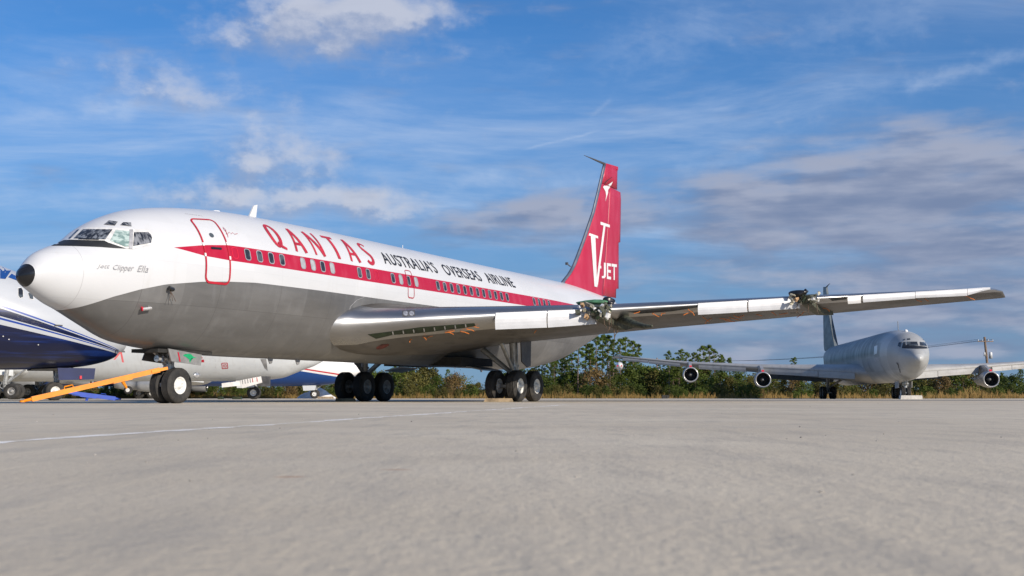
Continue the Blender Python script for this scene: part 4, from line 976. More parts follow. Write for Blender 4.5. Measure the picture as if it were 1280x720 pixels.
# ================================================================== OTHER JETS
def lettering_none(): pass
def narrowbody(name, label, X, Y, ang, paint, wingmat, tailmat, finmat, z_eng=1.75, L=44., yk=1.09, eng=True, nosew=NT_R, group=None, tail=True, finh=12.75, d=2.3):
    root = empty(name, (X, Y, 0), ang, label, 'airplane', group); e = L-38.4
    sw = [-.25, -.2, -.05, .25, .7, 1.2, 2, 3, 4, 5, 6, 7.5, 26+e, 30+e, 34+e, 37+e, 38.4+e]; st_ = ST[:-3]+[25+e, 31+e, 38.4+e]; sb_ = SB[:-4]+[26+e, 30+e, 34+e, 38.4+e]
    fu = Fuse(sw, W, st_, T_, sb_, B_)
    stn_ = [-.25, -.235, -.2, -.15, -.08]+list(np.arange(0, 8, .3))+list(np.arange(8, 26+e, 1.5))+list(np.arange(26+e, 38.4+e, .8))+[38.4+e]
    me = fu.mesh('fuselage', stn_, 56); link('fuselage', me, paint, root)
    stw = [(.6, 10.+d, 2.25, 23.3+d, 2.15, .13), (1.9, 11.2+d, 2.35, 23.3+d, 2.2, .125), (9.2*yk, 17.4+d, 2.95, 24.6+d, 2.72, .10), (15*yk, 21.9+d, 3.45, 27.2+d, 3.25, .09), (21.6*yk, 27.2+d, 4.35, 30.2+d, 4.2, .085), (21.9*yk, 28.6+d, 4.38, 30.2+d, 4.25, .04)]
    ys = [.6, 1.2, 1.9, 3, 5, 7, 9.2*yk, 11, 13, 15*yk, 18, 20, 21.6*yk, 21.9*yk]
    wgs = {}
    for sd in (-1, 1):
        wg = Wing(stw, sd); wo = link('wing', wg.strip('wing', ys, 0, 1, 20), wingmat, root); wgs[sd] = (wg, wo)
        for y0, y1, dp in ((2.4, 5.2, .55), (5.25, 8.9*yk, .5), (10.3*yk, 12.3*yk, .42), (12.35*yk, 14.2*yk, .40), (15.8*yk, 18.6*yk, .32), (18.65*yk, 21*yk, .28)):
            bm = bmesh.new(); rows = []
            for i in range(5):
                yv = y0+(y1-y0)*i/4; s_ = wg.f[0](yv); zt = wg.f[1](yv)-.10
                rows.append([bm.verts.new(v3) for v3 in ((s_-.04, sd*yv, zt), (s_-.08, sd*yv, zt-dp*.5), (s_-.06, sd*yv, zt-dp), (s_+.01, sd*yv, zt-dp), (s_+.01, sd*yv, zt))])
            for i in range(4):
                for k in range(5): bm.faces.new((rows[i][k], rows[i][(k+1) % 5], rows[i+1][(k+1) % 5], rows[i+1][k]))
            bm.faces.new(rows[0]); bm.faces.new(rows[-1][::-1]); obj('leading_edge_flap', bm, wingmat, wo)
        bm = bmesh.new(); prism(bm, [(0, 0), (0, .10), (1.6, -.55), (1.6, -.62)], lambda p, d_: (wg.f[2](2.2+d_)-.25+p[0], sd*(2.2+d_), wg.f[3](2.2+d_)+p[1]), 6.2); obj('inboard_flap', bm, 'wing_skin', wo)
        if eng:
            for yv, zz_ in ((9.2*yk, z_eng), (15*yk, z_eng+.55)):
                engine(root, sd*yv, wg.f[0](yv)-3.05, zz_, wg.f[1](yv))
    if tail:
        stt = [(.3, 34+e, 4.35, 38.6+e, 4.35, .10), (1.0, 34.5+e, 4.42, 38.7+e, 4.4, .1), (6.6, 38.9+e, 5.05, 40.6+e, 5.0, .08)]
        for sd in (-1, 1) if tail != 'fin' else (): link('tailplane', Wing(stt, sd).strip('tailplane', [.3, 1, 3, 5, 6.6], 0, 1, 12), tailmat, root)
        k = finh/12.62
        ol_ = [(a+e, b_*k) for a, b_ in ((31.6, 5.4), (32.5, 6.1), (33.2, 6.7), (34.4, 8.05), (35.7, 9.65), (37.0, 11.97), (37.4, 12.45), (37.9, 12.5), (39.3, 12.62), (39.6, 10.5), (39.3, 6), (38.9, 5.4), (36.2, 5.))]
        fo_ = link('fin', fin_mesh('fin', ol_, .42), finmat, root)
        bm = bmesh.new(); tube(bm, [(37.6+e, 0, 12.45*k), (36.3+e, 0, 12.55*k), (35.0+e, 0, 12.62*k)], [.08, .05, .02], 6); obj('antenna_probe', bm, 'strut_dark', fo_)
    nose_gear(root, 5.1, 1.45, 1., nosew)
    for sd in (-1, 1): main_gear(root, 5.1+17.6, sd*3.37, 2.2, sd, MT_RG)
    for sd in (-1, 1):
        bm = bmesh.new(); prism(bm, [(0, 1.45), (1.5, 1.42), (1.4, .86), (.1, .92)], lambda p, d_: (4.9+p[0], sd*(.5+d_), p[1]), .04); obj('nose_gear_door', bm, wingmat, root)
    return root, fu, wgs, Frame(X, Y, ang), me
# pale grey tanker on the right, facing the camera
aft = math.atan2(math.cos(.1035), math.sin(.1035))
tk, tfu, twg, TF, tme = narrowbody('tanker_jet', 'dirty pale grey four-engined jet facing the camera on the right', 31.12, 91.55, aft, 'tanker_paint', 'tanker_wing', 'tail_grey', 'tail_grey', L=44.5, tail='fin')
TT = bvh(tme)
z6 = lambda x_, y_: (1100+x_/6.545, 400+y_/6.545)
decal_px('antiglare_panel', [z6(*q) for q in [(215, 205), (300, 212), (330, 213), (412, 222), (416, 234), (300, 236), (178, 231), (200, 212)]], TF, TT, .012, 'antiglare', tk, 3)
for nm, pl_ in (('windshield', [(220, 178), (304, 178), (312, 210), (224, 210)]), ('windshield', [(324, 180), (386, 184), (402, 216), (328, 210)]), ('sliding_window', [(190, 183), (210, 180), (212, 226), (180, 228)]), ('side_window', [(155, 184), (178, 182), (166, 224), (146, 212)]), ('eyebrow_window', [(222, 152), (246, 151), (249, 163), (224, 164)]), ('eyebrow_window', [(192, 157), (208, 155), (206, 166), (192, 167)]), ('eyebrow_window', [(346, 153), (366, 155), (374, 167), (352, 164)])):
    decal_px(nm, [z6(*q) for q in pl_], TF, TT, .02, 'window_glass', tk, 2)
for pl_ in ([(136, 346), (150, 350), (156, 375), (160, 395), (153, 398), (146, 370), (134, 352)], [(156, 398), (166, 400), (170, 430), (163, 432), (160, 415)]):
    decal_px('streak_mark', [z6(*q) for q in pl_], TF, TT, .012, 'strut_dark', tk, 2)
zt8 = lambda x_, y_: (960+x_/4, 340+y_/4)
decal_px('service_door', [zt8(*q) for q in [(532, 372), (548, 366), (545, 408), (530, 414)]], TF, TT, .012, 'white_paint', tk, 2)
decal_px('roundel', [zt8(*q) for q in [(528, 436), (536, 428), (550, 426), (558, 436), (552, 446), (536, 448)]], TF, TT, .012, 'frame_grey', tk, 2)
bm = bmesh.new(); tube(bm, [tfu.pt(7, R(90), -.05), tfu.pt(7, R(90), 0)+Vector((.1, 0, .75))], .03, 6); obj('whip_antenna', bm, 'strut_dark', tk)
bm = bmesh.new(); bmesh.ops.create_icosphere(bm, subdivisions=2, radius=.16, matrix=Matrix.Translation(tfu.pt(4.2, R(90), .03))); obj('beacon', bm, 'white_paint', tk)
# refuelling pod under the right wing of the tanker
for sd in (1, -1):
    wg = twg[sd][0]; yv = 21.3*1.09; s_ = wg.f[0](yv)-.9; zp_ = wg.f[1](yv)-.95
    bm = bmesh.new(); lathe(bm, [(0, .01), (.15, .20), (.6, .36), (1.3, .42), (3.0, .40), (4.0, .2), (4.2, .01)], 'x', 24, (s_, sd*yv, zp_)); po = obj('refuelling_pod', bm, 'white_paint', tk, True)
    bm = bmesh.new(); prism(bm, [(.9, .3), (2.6, .3), (2.4, 1.05), (1.3, 1.0)], lambda p, d: (s_+p[0], sd*yv-.06+d, zp_+p[1]), .12); obj('pod_pylon', bm, 'white_paint', po)
    bm = bmesh.new(); 
    for q in (-.16, .16): box(bm, (s_+.14, sd*yv+q, zp_-.02), (.08, .22, .13))
    obj('pod_marking', bm, 'red_paint', po)

# blue striped jet at the left edge (wide fuselage, nose right)
ANG = R(212); nose = Vector((-482/1495*61, 61, 0))
BS = [0, .05, .2, .6, 1.2, 2.2, 3.5, 5, 7, 9, 24, 30, 36, 40]; BW = [.02, .25, .52, .95, 1.38, 1.85, 2.25, 2.5, 2.65, 2.7, 2.7, 2.4, 1.5, .6]
BT = [2.92, 3.12, 3.36, 3.75, 4.2, 4.75, 5.45, 6.1, 6.75, 7.05, 7.1, 7.1, 7.0, 6.7]; BB = [2.9, 2.68, 2.46, 2.15, 1.9, 1.68, 1.56, 1.5, 1.47, 1.45, 1.45, 2.0, 3.4, 5.2]
BF = Frame(nose.x, nose.y, ANG); bfu = Fuse(BS, BW, BS, BT, BS, BB, .5)
bj = empty('striped_jet', (nose.x, nose.y, 0), ANG, 'white jet with navy stripes and dark navy belly at the left edge', 'airplane')
bme = bfu.mesh('fuselage', [0, .02, .05, .1, .15]+list(np.arange(.2, 9, .25))+list(np.arange(9, 24, 1.5))+list(np.arange(24, 40.1, 1)), 64); link('fuselage', bme, 'striped_paint', bj); BTree = bvh(bme)
zb3 = lambda x_, y_: (x_/3.6, 300+y_/3.6)
for pl_ in ([(82, 218), (96, 216), (102, 226), (104, 256), (90, 262), (82, 250)], [(126, 240), (140, 238), (148, 252), (150, 268), (134, 264)]):
    decal_px('window_frame', [zb3(a+(a-(92 if a < 110 else 138))*.25, b_+(b_-240)*.12) for a, b_ in pl_], BF, BTree, .012, 'frame_pale', bj, 1); decal_px('cabin_window', [zb3(*q) for q in pl_], BF, BTree, .02, 'window_glass', bj, 1)
plain('title_blue', (.012, .06, .24), .35, 0, .1, 2)
decal_px('title_letter', [zb3(*q) for q in [(0, 88), (40, 92), (64, 104), (72, 118), (68, 130), (50, 138), (24, 138), (24, 176), (0, 174)]], BF, BTree, .012, 'title_blue', bj, 2)
decal_px('title_letter', [zb3(*q) for q in [(36, 168), (92, 110), (92, 196), (74, 182)]], BF, BTree, .012, 'title_blue', bj, 2)
for (a, b_) in ((14, 432), (40, 446), (172, 470)):
    decal_px('belly_light', [zb3(a+3.5*math.cos(R(k)), b_+3*math.sin(R(k))) for k in range(0, 360, 60)], BF, BTree, .03, 'white_paint', bj, 1)
def bsurf(px, py):
    o, d = BF.ray(px, py); h_, n_, _, _ = BTree.ray_cast(o, d.normalized()); return h_, n_
for px, py in ((145, 437),):
    h_, n_ = bsurf(px, py)
    if h_ is None: continue
    bm = bmesh.new(); tube(bm, [h_, h_+n_*.18, h_+n_*.2+Vector((-.3, 0, 0))], .04, 8); pr = obj('pitot_probe', bm, 'strut_dark', bj)
    bm = bmesh.new(); 
    for dx in (-.05, .13):
        q = h_+n_*.2+Vector((-.1, 0, 0)); e_ = q+Vector((dx*2.4, 0, -.62+abs(dx)*1.6))
        vs_ = [bm.verts.new(v3) for v3 in (q+Vector((-.05, 0, 0)), q+Vector((.05, 0, 0)), e_+Vector((.05, .02, 0)), e_+Vector((-.05, .02, 0)))]; bm.faces.new(vs_)
    obj('cover_ribbon', bm, 'red_line', pr)
h_, n_ = bsurf(78, 407)
if h_ is not None:
    bm = bmesh.new(); tube(bm, [h_+Vector((0, 0, 0)), h_+n_*.12+Vector((.4, 0, 0))], .035, 6); obj('pitot_probe', bm, 'strut_dark', bj)
def sx(px, frame, yv=0):  # station on the centreline under pixel column px
    q = frame.plane(px, 480, yv); return q.x
sg_ = sx(68, BF)
bg_ = nose_gear(bj, sg_, 1.55, .93, NT_R)
bm = bmesh.new(); box(bm, (sg_, 0, 1.52), (2.4, 1.1, .12)); obj('nose_gear_well', bm, 'dark_bay', bj)
for y_, a in ((.56, 0), (-.56, 0)):
    bm = bmesh.new(); prism(bm, [(-1.5, 1.6), (.3, 1.6), (.22, 1.0), (-1.45, 1.05)], lambda p, d: (sg_-.3+p[0], y_+d, p[1]), .05); obj('nose_gear_door', bm, 'navy', bj)
bm = bmesh.new(); box(bm, (sg_-1.1, .64, 1.14), (.10, .06, .16)); obj('door_tag', bm, 'red_paint', bj)

# pale grey jet behind the nose wheels
X2, Y2 = (402-640)/1495*92, 92
fj, ffu, fwg, FF, fme = narrowbody('freighter_jet', 'pale grey jet with white nose gear doors seen under the red and white airliner', X2, Y2, R(181), 'freighter_paint', 'freighter_paint', 'freighter_paint', 'freighter_paint', z_eng=1.45, L=53, d=11.)
FTr = bvh(fme)
z7 = lambda x_, y_: (240+x_/6.4, 440+y_/6.4)
def frame_px(name, pts, wd, mat, tree, frame, parent, off=.012):
    bm = bmesh.new()
    for q in stroke(pts, wd):
        cs = []
        for a, b_ in q:
            o, d = frame.ray(a, b_); h_, n_, _, _ = tree.ray_cast(o, d.normalized())
            if h_ is None: cs = None; break
            cs.append(bm.verts.new(h_-d.normalized()*off))
        if cs: bm.faces.new(cs)
    return obj(name, bm, mat, parent)
bx_ = [(238, 90), (282, 88), (287, 130), (243, 133), (238, 90)]
for i in range(4): frame_px('hatch_outline', [z7(*bx_[i]), z7(*bx_[i+1])], .9, 'red_line', FTr, FF, fj, .012+.004*i)
frame_px('hatch_letter', [z7(252, 100), z7(255, 123)], .8, 'red_line', FTr, FF, fj)
frame_px('hatch_letter', [z7(262, 100), z7(272, 102), z7(276, 111), z7(273, 121), z7(264, 122), z7(262, 100)], .7, 'red_line', FTr, FF, fj, .016)
for pl_ in ([(62, 38), (84, 40), (84, 52), (64, 50)], [(68, 62), (96, 60), (98, 82), (72, 82)]):
    decal_px('red_marking', [z7(*q) for q in pl_], FF, FTr, .012, 'red_line', fj, 1)
frame_px('panel_seam', [z7(185, 60), z7(188, 120), z7(195, 165)], .4, 'frame_grey', FTr, FF, fj)
decal_px('dark_marking', [z7(*q) for q in [(546, 55), (594, 56), (606, 150), (582, 130)]], FF, FTr, .012, 'grey_door', fj, 2)
def fplate(name, P_, yv, mat, par, fr=None, th=.05):
    return yplate(name, P_, yv, th, mat, par, fr or FF)
fplate('nose_gear_door', [z7(238, 250), z7(386, 232), z7(392, 268), z7(240, 284)], 2.2, 'sheet_white', fj)
dd = fplate('nose_gear_door', [z7(388, 226), z7(552, 194), z7(562, 244), z7(404, 290)], 2.26, 'sheet_white', fj)
for a, c_ in ((400, 'grey_door'), (420, 'grey_door'), (442, 'grey_door'), (480, 'red_line'), (516, 'red_line'), (462, 'grey_door')):
    y_ = 250-(a-400)*.18-10
    fplate('door_stencil', [z7(a, y_-16), z7(a+5, y_-17), z7(a+10, y_+16), z7(a+4, y_+17)], 2.295, c_, dd, None, .008)
bm = bmesh.new(); q = FF.plane(*z7(575, 235), 1.6); box(bm, q, (.9, .5, .75)); obj('gear_bay_panel', bm, 'grey_door_dark', fj)

# white jet with blue belly further back
X3, Y3 = (452-640)/1495*133, 133
wj, wfu, wwg, WF, wme = narrowbody('bluebelly_jet', 'white jet with deep blue belly and red line, farthest back beside the main wheels', X3, Y3, R(180), 'bluebelly_paint', 'freighter_paint', 'freighter_paint', 'freighter_paint', z_eng=1.45, L=47, d=5.3)

# ================================================================== ground equipment
def wpt(px, py, Y): f = Frame(0, 0, 0); return f.plane(px, py, Y, 1)
def bar(name, label, p0, p1, mat, wd, hook=True, wheelq=.68):
    c_ = (p0+p1)/2; root = empty(name, (c_.x, c_.y, 0), 0, label, 'tow bar'); off = Vector((c_.x, c_.y, 0)); a, b_ = p0-off, p1-off; d = (b_-a).normalized(); up = Vector((0, 0, 1)); sd = d.cross(up).normalized()
    bm = bmesh.new(); rot = Matrix((d, sd, sd.cross(d)*-1)).transposed(); up2 = sd.cross(d)
    rot = Matrix((d, up2.cross(d), up2)).transposed(); L = (b_-a).length
    box(bm, (a+b_)/2, (L*.93, wd, wd*1.15), rot); bmesh.ops.bevel(bm, geom=bm.edges[:], offset=wd*.12, segments=1); obj('beam', bm, mat, root)
    bm = bmesh.new(); tube(bm, [a+d*.18, a-d*.06], [wd*.42, wd*.3], 8); bmesh.ops.create_cone(bm, cap_ends=True, segments=14, radius1=wd*.6, radius2=wd*.6, depth=wd*.4, matrix=Matrix.Translation(a-d*.1)); obj('tow_eye', bm, mat, root)
    bm = bmesh.new()
    for q in (-1, 1): box(bm, b_-d*.14+sd*q*wd*.55, (.45, wd*.28, wd*.7), rot)
    obj('tow_head', bm, mat, root)
    w_ = a+(b_-a)*wheelq; bm = bmesh.new(); box(bm, w_-up2*wd*.55, (wd*4.5, wd*1.3, wd*.4), rot); tube(bm, [w_-up2*wd*.6, w_-up2*wd*2.6+d*.08], [wd*.45, wd*.28], 8); obj('wheel_bracket', bm, mat, root)
    bm = bmesh.new(); q = w_-up2*wd*3.0+d*.10; lathe(bm, [(-.04, .001), (-.04, .09), (-.035, .11), (.035, .11), (.04, .09), (.04, .001)], 'y', 20, q); obj('jockey_wheel', bm, 'tyre', root, True)
    bm = bmesh.new(); lathe(bm, [(-.046, .001), (-.046, .055), (.046, .055), (.046, .001)], 'y', 16, q); obj('wheel_hub', bm, 'rim_white', root)
    bm = bmesh.new(); q = a+(b_-a)*.30+up2*wd*.5
    tube(bm, [q-d*.12, q-d*.10+up2*.07, q+d*.10+up2*.07, q+d*.12], .018, 6); obj('lifting_handle', bm, mat, root)
    return root
bar('tow_bar', 'long yellow steel tow bar sloping up to the airliner nose wheels', wpt(33, 502.4, 36) if False else Vector((wpt(33, 500, 31.2).x, 31.2, .09)), wpt(205, 461, 33.1), 'tow_yellow', .115)
bar('tow_bar', 'blue steel tow bar lying low behind the yellow one', wpt(146, 498.5, 56) , wpt(88, 491, 55), 'tow_blue', .16, True, .62)
def chock(name, label, px0, px1, Y, h_, dpt, mat, group=None):
    a, b_ = (px0-640)/1495*Y, (px1-640)/1495*Y; bm = bmesh.new(); w_ = b_-a
    prism(bm, [(-w_/2, 0), (w_/2, 0), (w_/2-.06, h_), (-w_/2+.05, h_)], lambda p, d: (p[0], d-dpt/2, p[1]), dpt); bmesh.ops.bevel(bm, geom=bm.edges[:], offset=.012, segments=1)
    o = obj(name, bm, mat); o.location = ((a+b_)/2, Y, 0); tag(o, label, 'chock' if 'block' not in name else 'block', group); return o
q = FR.m @ Vector((SM-.95, -3.0, 0)); chock('timber_plank', 'weathered timber plank in front of the near main wheels', 605, 642, 44.2, .13, .3, 'wood')['category'] = 'plank'
chock('timber_plank', 'dark timber plank at the far main wheels', 420, 446, 47.5, .12, .25, 'wood')['category'] = 'plank'
chock('concrete_block', 'pale concrete block lying before the nose wheels of the grey jet', 1122.5, 1150, 93.6, .30, .5, 'concrete_block')
chock('wheel_chock', 'yellow chock on the left of the pale jet nose wheel', 274, 281, 96.3, .2, .3, 'yellow_wood', 'yellow wheel chocks')
chock('wheel_chock', 'long yellow chock on the right of the pale jet nose wheel', 292, 304, 95.2, .2, .3, 'yellow_wood', 'yellow wheel chocks')
chock('wheel_chock', 'pale timber chock in front of the farthest jet nose wheels', 398, 418, 131, .22, .4, 'wood')
bm = bmesh.new(); random.seed(9)
bmesh.ops.create_grid(bm, x_segments=22, y_segments=14, size=1)
for v_ in bm.verts:
    r_ = math.hypot(v_.co.x*.95, v_.co.y); v_.co = (v_.co.x*2.2, v_.co.y*1.3, max(0, 1-r_)**.8*1.25*(1+.15*math.sin(v_.co.x*5)+.08*random.uniform(-1, 1)))
mo = obj('sand_heap', bm, 'sheet_white', None, True); mo.location = ((397-640)/1495*137, 137, 0); tag(mo, 'low heap of pale sand behind the farthest nose wheels', 'heap')
bm = bmesh.new(); box(bm, (0, 0, .28), (.9, .5, .56)); bmesh.ops.bevel(bm, geom=bm.edges[:], offset=.1, segments=2); lathe(bm, [(-.3, .001), (-.3, .25), (.3, .25), (.3, .001)], 'y', 16, (.5, 0, .3))
o = obj('scrap_drum', bm, 'tyre'); o.scale = (.7, .7, .7); o.location = ((830-640)/1495*136, 136, 0); tag(o, 'small dark scrap drum at the edge of the apron', 'drum')

# utility poles and wires
def pole(px, ytop, Y, label, lean):
    X_ = (px-640)/1495*Y; H2 = CAMH+(YH-ytop)/1495*Y; root = empty('utility_pole', (X_, Y, 0), 0, label, 'utility pole', 'utility poles')
    bm = bmesh.new(); tube(bm, [(0, 0, -.1), (lean*.5, 0, H2*.5), (lean, 0, H2)], [.24, .21, .17], 10); obj('post', bm, 'pole_wood', root)
    bm = bmesh.new(); box(bm, (lean*.9, -.2, H2-.75), (2.6, .12, .14)); ca = obj('crossarm', bm, 'pole_wood', root)
    for q in (-1.2, -.5, .5, 1.2):
        bm = bmesh.new(); tube(bm, [(lean*.9+q, -.2, H2-.68), (lean*.9+q, -.2, H2-.40)], [.07, .05], 8); obj('insulator', bm, 'transformer_grey', ca)
    bm = bmesh.new(); lathe(bm, [(-1.0, .001), (-1.0, .28), (0, .28), (.08, .2), (.1, .001)], 'z', 14, (lean*.6+.55, -.2, H2-2.6)); obj('transformer', bm, 'transformer_grey', root, True)
    bm = bmesh.new(); lathe(bm, [(-.6, .001), (-.6, .14), (0, .14), (.1, .001)], 'z', 10, (lean*.6-.45, -.2, H2-2.6)); obj('fuse_cutout', bm, 'transformer_grey', root, True)
    return X_, Y, H2, lean
A_ = pole(1236, 421.5, 199, 'leaning wooden utility pole with transformer above the grey jet wing at right', -.7)
B2_ = pole(821, 447.5, 302, 'distant utility pole poking above the left wing of the grey jet', 0.)
for k, q in enumerate((-1.2, .5, 1.2)):
    p0 = Vector((A_[0]+A_[3]*.9+q, A_[1]-.2, A_[2]-.4)); p1 = Vector((B2_[0]+q, B2_[1]-.2, B2_[2]-.4)); bm = bmesh.new()
    tube(bm, [p0.lerp(p1, i/20)-Vector((0, 0, 4*1.6*(i/20)*(1-i/20))) for i in range(21)], .022, 5); tag(obj('power_line', bm, 'wire'), ('lowest', 'middle', 'topmost')[k]+' power line strung between the two utility poles', 'power line', 'power lines')

# ================================================================== vegetation
def leafmat(name, c0_, c1_, c2_):
    m, t, b = material(name)
    oi = t.node('ShaderNodeObjectInfo'); geo = t.node('ShaderNodeNewGeometry')
    v = t.coord('Object'); n = t.noise(v, 1.1, 3)
    c = t.mix(t.ramp(n, .35, .65), (*c0_, 1), (*c1_, 1)); c = t.mix(t.ramp(geo.outputs['Random Per Island'], .4, 1., 0, .65), c, (*c2_, 1))
    k = t.ramp(oi.outputs['Random'], 0, 1, .72, 1.25, False)
    t.l.new(t.mix(1., c, t.comb(k, k, t.math('MULTIPLY', k, .9)), 'MULTIPLY'), b.inputs['Base Color'])
    b.inputs['Roughness'].default_value = .6; b.inputs['Specular IOR Level'].default_value = .2
    tr = t.node('ShaderNodeBsdfTranslucent'); t.l.new(c, tr.inputs[0]); mx = t.node('ShaderNodeMixShader'); mx.inputs[0].default_value = .25
    t.l.new(b.outputs[0], mx.inputs[1]); t.l.new(tr.outputs[0], mx.inputs[2]); t.l.new(mx.outputs[0], t.n['Material Output'].inputs[0]); M[name] = m
leafmat('pine_needles', (.065, .105, .015), (.115, .17, .022), (.17, .21, .036))
leafmat('shrub_green', (.055, .085, .017), (.085, .12, .022), (.13, .15, .035))
leafmat('shrub_olive', (.085, .085, .024), (.11, .10, .028), (.15, .13, .045))
leafmat('shrub_brown', (.13, .085, .035), (.17, .115, .05), (.21, .15, .075))
leafmat('dry_grass', (.24, .15, .055), (.33, .21, .085), (.13, .12, .04))
plain('bark', (.13, .10, .08), .95, 0, .35, 4)
def quads(name, cen, nrm_, size, asp=1.0):
    """cloud of little quads: arrays (n,3), (n,3), (n,)"""
    n = len(cen); nrm_ = nrm_/np.linalg.norm(nrm_, axis=1, keepdims=True)
    r_ = RNG.normal(size=(n, 3)); u = np.cross(nrm_, r_); u /= np.linalg.norm(u, axis=1, keepdims=True)+1e-9; v_ = np.cross(nrm_, u)
    s_ = size[:, None]; V = np.stack([cen-u*s_*asp-v_*s_*.15, cen+v_*s_*-.6, cen+u*s_*asp+v_*s_*.15, cen+v_*s_*.6], 1).reshape(-1, 3)
    me = bpy.data.meshes.new(name); me.vertices.add(4*n); me.vertices.foreach_set('co', V.ravel()); me.loops.add(4*n); me.loops.foreach_set('vertex_index', np.arange(4*n, dtype=np.int32))
    me.polygons.add(n); me.polygons.foreach_set('loop_start', np.arange(0, 4*n, 4, dtype=np.int32)); me.polygons.foreach_set('loop_total', np.full(n, 4, dtype=np.int32)); me.update(); me.validate(); return me
def pine_meshes(seed, H2, dense):
    random.seed(seed); global RNG; RNG = np.random.default_rng(seed)
    bm = bmesh.new(); lean = random.uniform(-.3, .3); P_ = [(lean*(i/6)**2+random.uniform(-.05, .05), random.uniform(-.05, .05), H2*i/6) for i in range(7)]; P_[0] = (0, 0, -.1)
    tube(bm, P_, [.12*(1-.85*i/6)*H2/9+.02 for i in range(7)], 7)
    cl = []
    zb_ = random.uniform(.40, .54)*H2 if dense < 1 else random.uniform(.25, .38)*H2
    n = int(random.randint(15, 22)*dense)+5
    for i in range(n):
        q = (i+.5)/n; z_ = zb_+(H2*.99-zb_)*q; L = (1-q)**.6*random.uniform(.5, 1.2)*H2*.19+.22; a = i*2.4+random.uniform(-.5, .5)
        tx = lean*(z_/H2)**2; e_ = Vector((tx+math.cos(a)*L, math.sin(a)*L, z_+random.uniform(.1, .45)*L)); tube(bm, [(tx, 0, z_-.1), tuple((Vector((tx, 0, z_))+e_)/2+Vector((0, 0, -.05))), tuple(e_)], [.035*H2/9, .022, .01], 4)
        for k in range(random.randint(3, 5)): 
            f_ = random.uniform(.5, 1.05); cl.append((tx+(e_.x-tx)*f_+random.uniform(-.25, .25), e_.y*f_+random.uniform(-.25, .25), z_+(e_.z-z_)*f_+random.uniform(-.1, .25), random.uniform(.14, .30)*H2/9))
    for k in range(3): cl.append((lean+random.uniform(-.2, .2), random.uniform(-.2, .2), H2*random.uniform(.95, 1.0), .3*H2/9))
    cen = []; nr = []; sz_ = []
    for x_, y_, z_, r_ in cl:
        m_ = int(80*r_/.30); d = RNG.normal(size=(m_, 3)); d /= np.linalg.norm(d, axis=1, keepdims=True); rad = r_*RNG.uniform(.25, 1.0, size=(m_, 1)); d2 = d*rad*np.array([1.15, 1.15, .75])
        cen.append(np.array([x_, y_, z_])+d2); nr.append(d+RNG.normal(size=(m_, 3))*.7+np.array([0, 0, .35])); sz_.append(RNG.uniform(.035, .085, m_))
    tm = tomesh('trunk', bm); tm.materials.append(M['bark']); cm = quads('crown', np.concatenate(cen), np.concatenate(nr), np.concatenate(sz_), 1.25); cm.materials.append(M['pine_needles']); return tm, cm
def bush_meshes(seed, H2, mat, n=1500, loose=.3):
    random.seed(seed); rng = np.random.default_rng(seed); global RNG; RNG = rng
    cl = [(random.uniform(-.75, .75)*H2*.62, random.uniform(-.5, .5)*H2*.62, random.uniform(.06, .80)*H2, random.uniform(.16, .34)*H2) for _ in range(20)]+[(random.uniform(-.25, .25)*H2, 0, H2*random.uniform(.75, .92), H2*random.uniform(.10, .2)) for _ in range(5)]
    cen = []; nr = []; sz_ = []
    for x_, y_, z_, r_ in cl:
        m_ = n//len(cl); d = rng.normal(size=(m_, 3)); d /= np.linalg.norm(d, axis=1, keepdims=True); rad = r_*rng.uniform(.3, 1., size=(m_, 1))**.6*(1+loose*(rng.random((m_, 1))**4)); c_ = np.array([x_, y_, z_])+d*rad; c_[:, 2] = np.abs(c_[:, 2])
        cen.append(c_); nr.append(d+rng.normal(size=(m_, 3))*.6+np.array([0, 0, .3])); sz_.append(rng.uniform(.05, .12, m_)*H2/2.6)
    cm = quads('foliage', np.concatenate(cen), np.concatenate(nr), np.concatenate(sz_)); cm.materials.append(M[mat])
    bm = bmesh.new()
    for k in range(6):
        x_, y_, z_, r_ = random.choice(cl); tube(bm, [(x_*.15, y_*.15, -.05), (x_*.6, y_*.6, z_*.5), (x_, y_, z_)], [.05, .03, .012], 5)
    sm = tomesh('stems', bm); sm.materials.append(M['bark']); return sm, cm
ORD = ['first', 'second', 'third', 'fourth', 'fifth', 'sixth', 'seventh', 'eighth', 'ninth', 'tenth', 'eleventh', 'twelfth', 'thirteenth', 'fourteenth', 'fifteenth', 'sixteenth', 'seventeenth', 'eighteenth', 'nineteenth']
TENS = {20: ('twenty', 'twentieth'), 30: ('thirty', 'thirtieth'), 40: ('forty', 'fortieth'), 50: ('fifty', 'fiftieth'), 60: ('sixty', 'sixtieth'), 70: ('seventy', 'seventieth'), 80: ('eighty', 'eightieth'), 90: ('ninety', 'ninetieth')}
def ordn(i):
    i += 1
    if i < 20: return ORD[i-1]
    h_, r_ = i//10*10, i % 10
    if h_ >= 100: return 'hundred and '+ordn(i-101) if i > 100 else 'hundredth'
    return TENS[h_][1] if r_ == 0 else TENS[h_][0]+'-'+ORD[r_-1]
PN = [pine_meshes(20+i, 9, (.75, .75, .9, 1.3, .7, 1.1)[i]) for i in range(6)]
SHM = [bush_meshes(40+i, 2.6, ('shrub_green', 'shrub_olive', 'shrub_green', 'shrub_olive', 'shrub_brown', 'shrub_green')[i], (2600, 2400, 2600, 2400, 1600, 2600)[i], (.3, .4, .25, .5, .9, .35)[i]) for i in range(6)]
SHW = ('leafy green', 'olive green', 'leafy green', 'olive green', 'russet brown', 'leafy green')
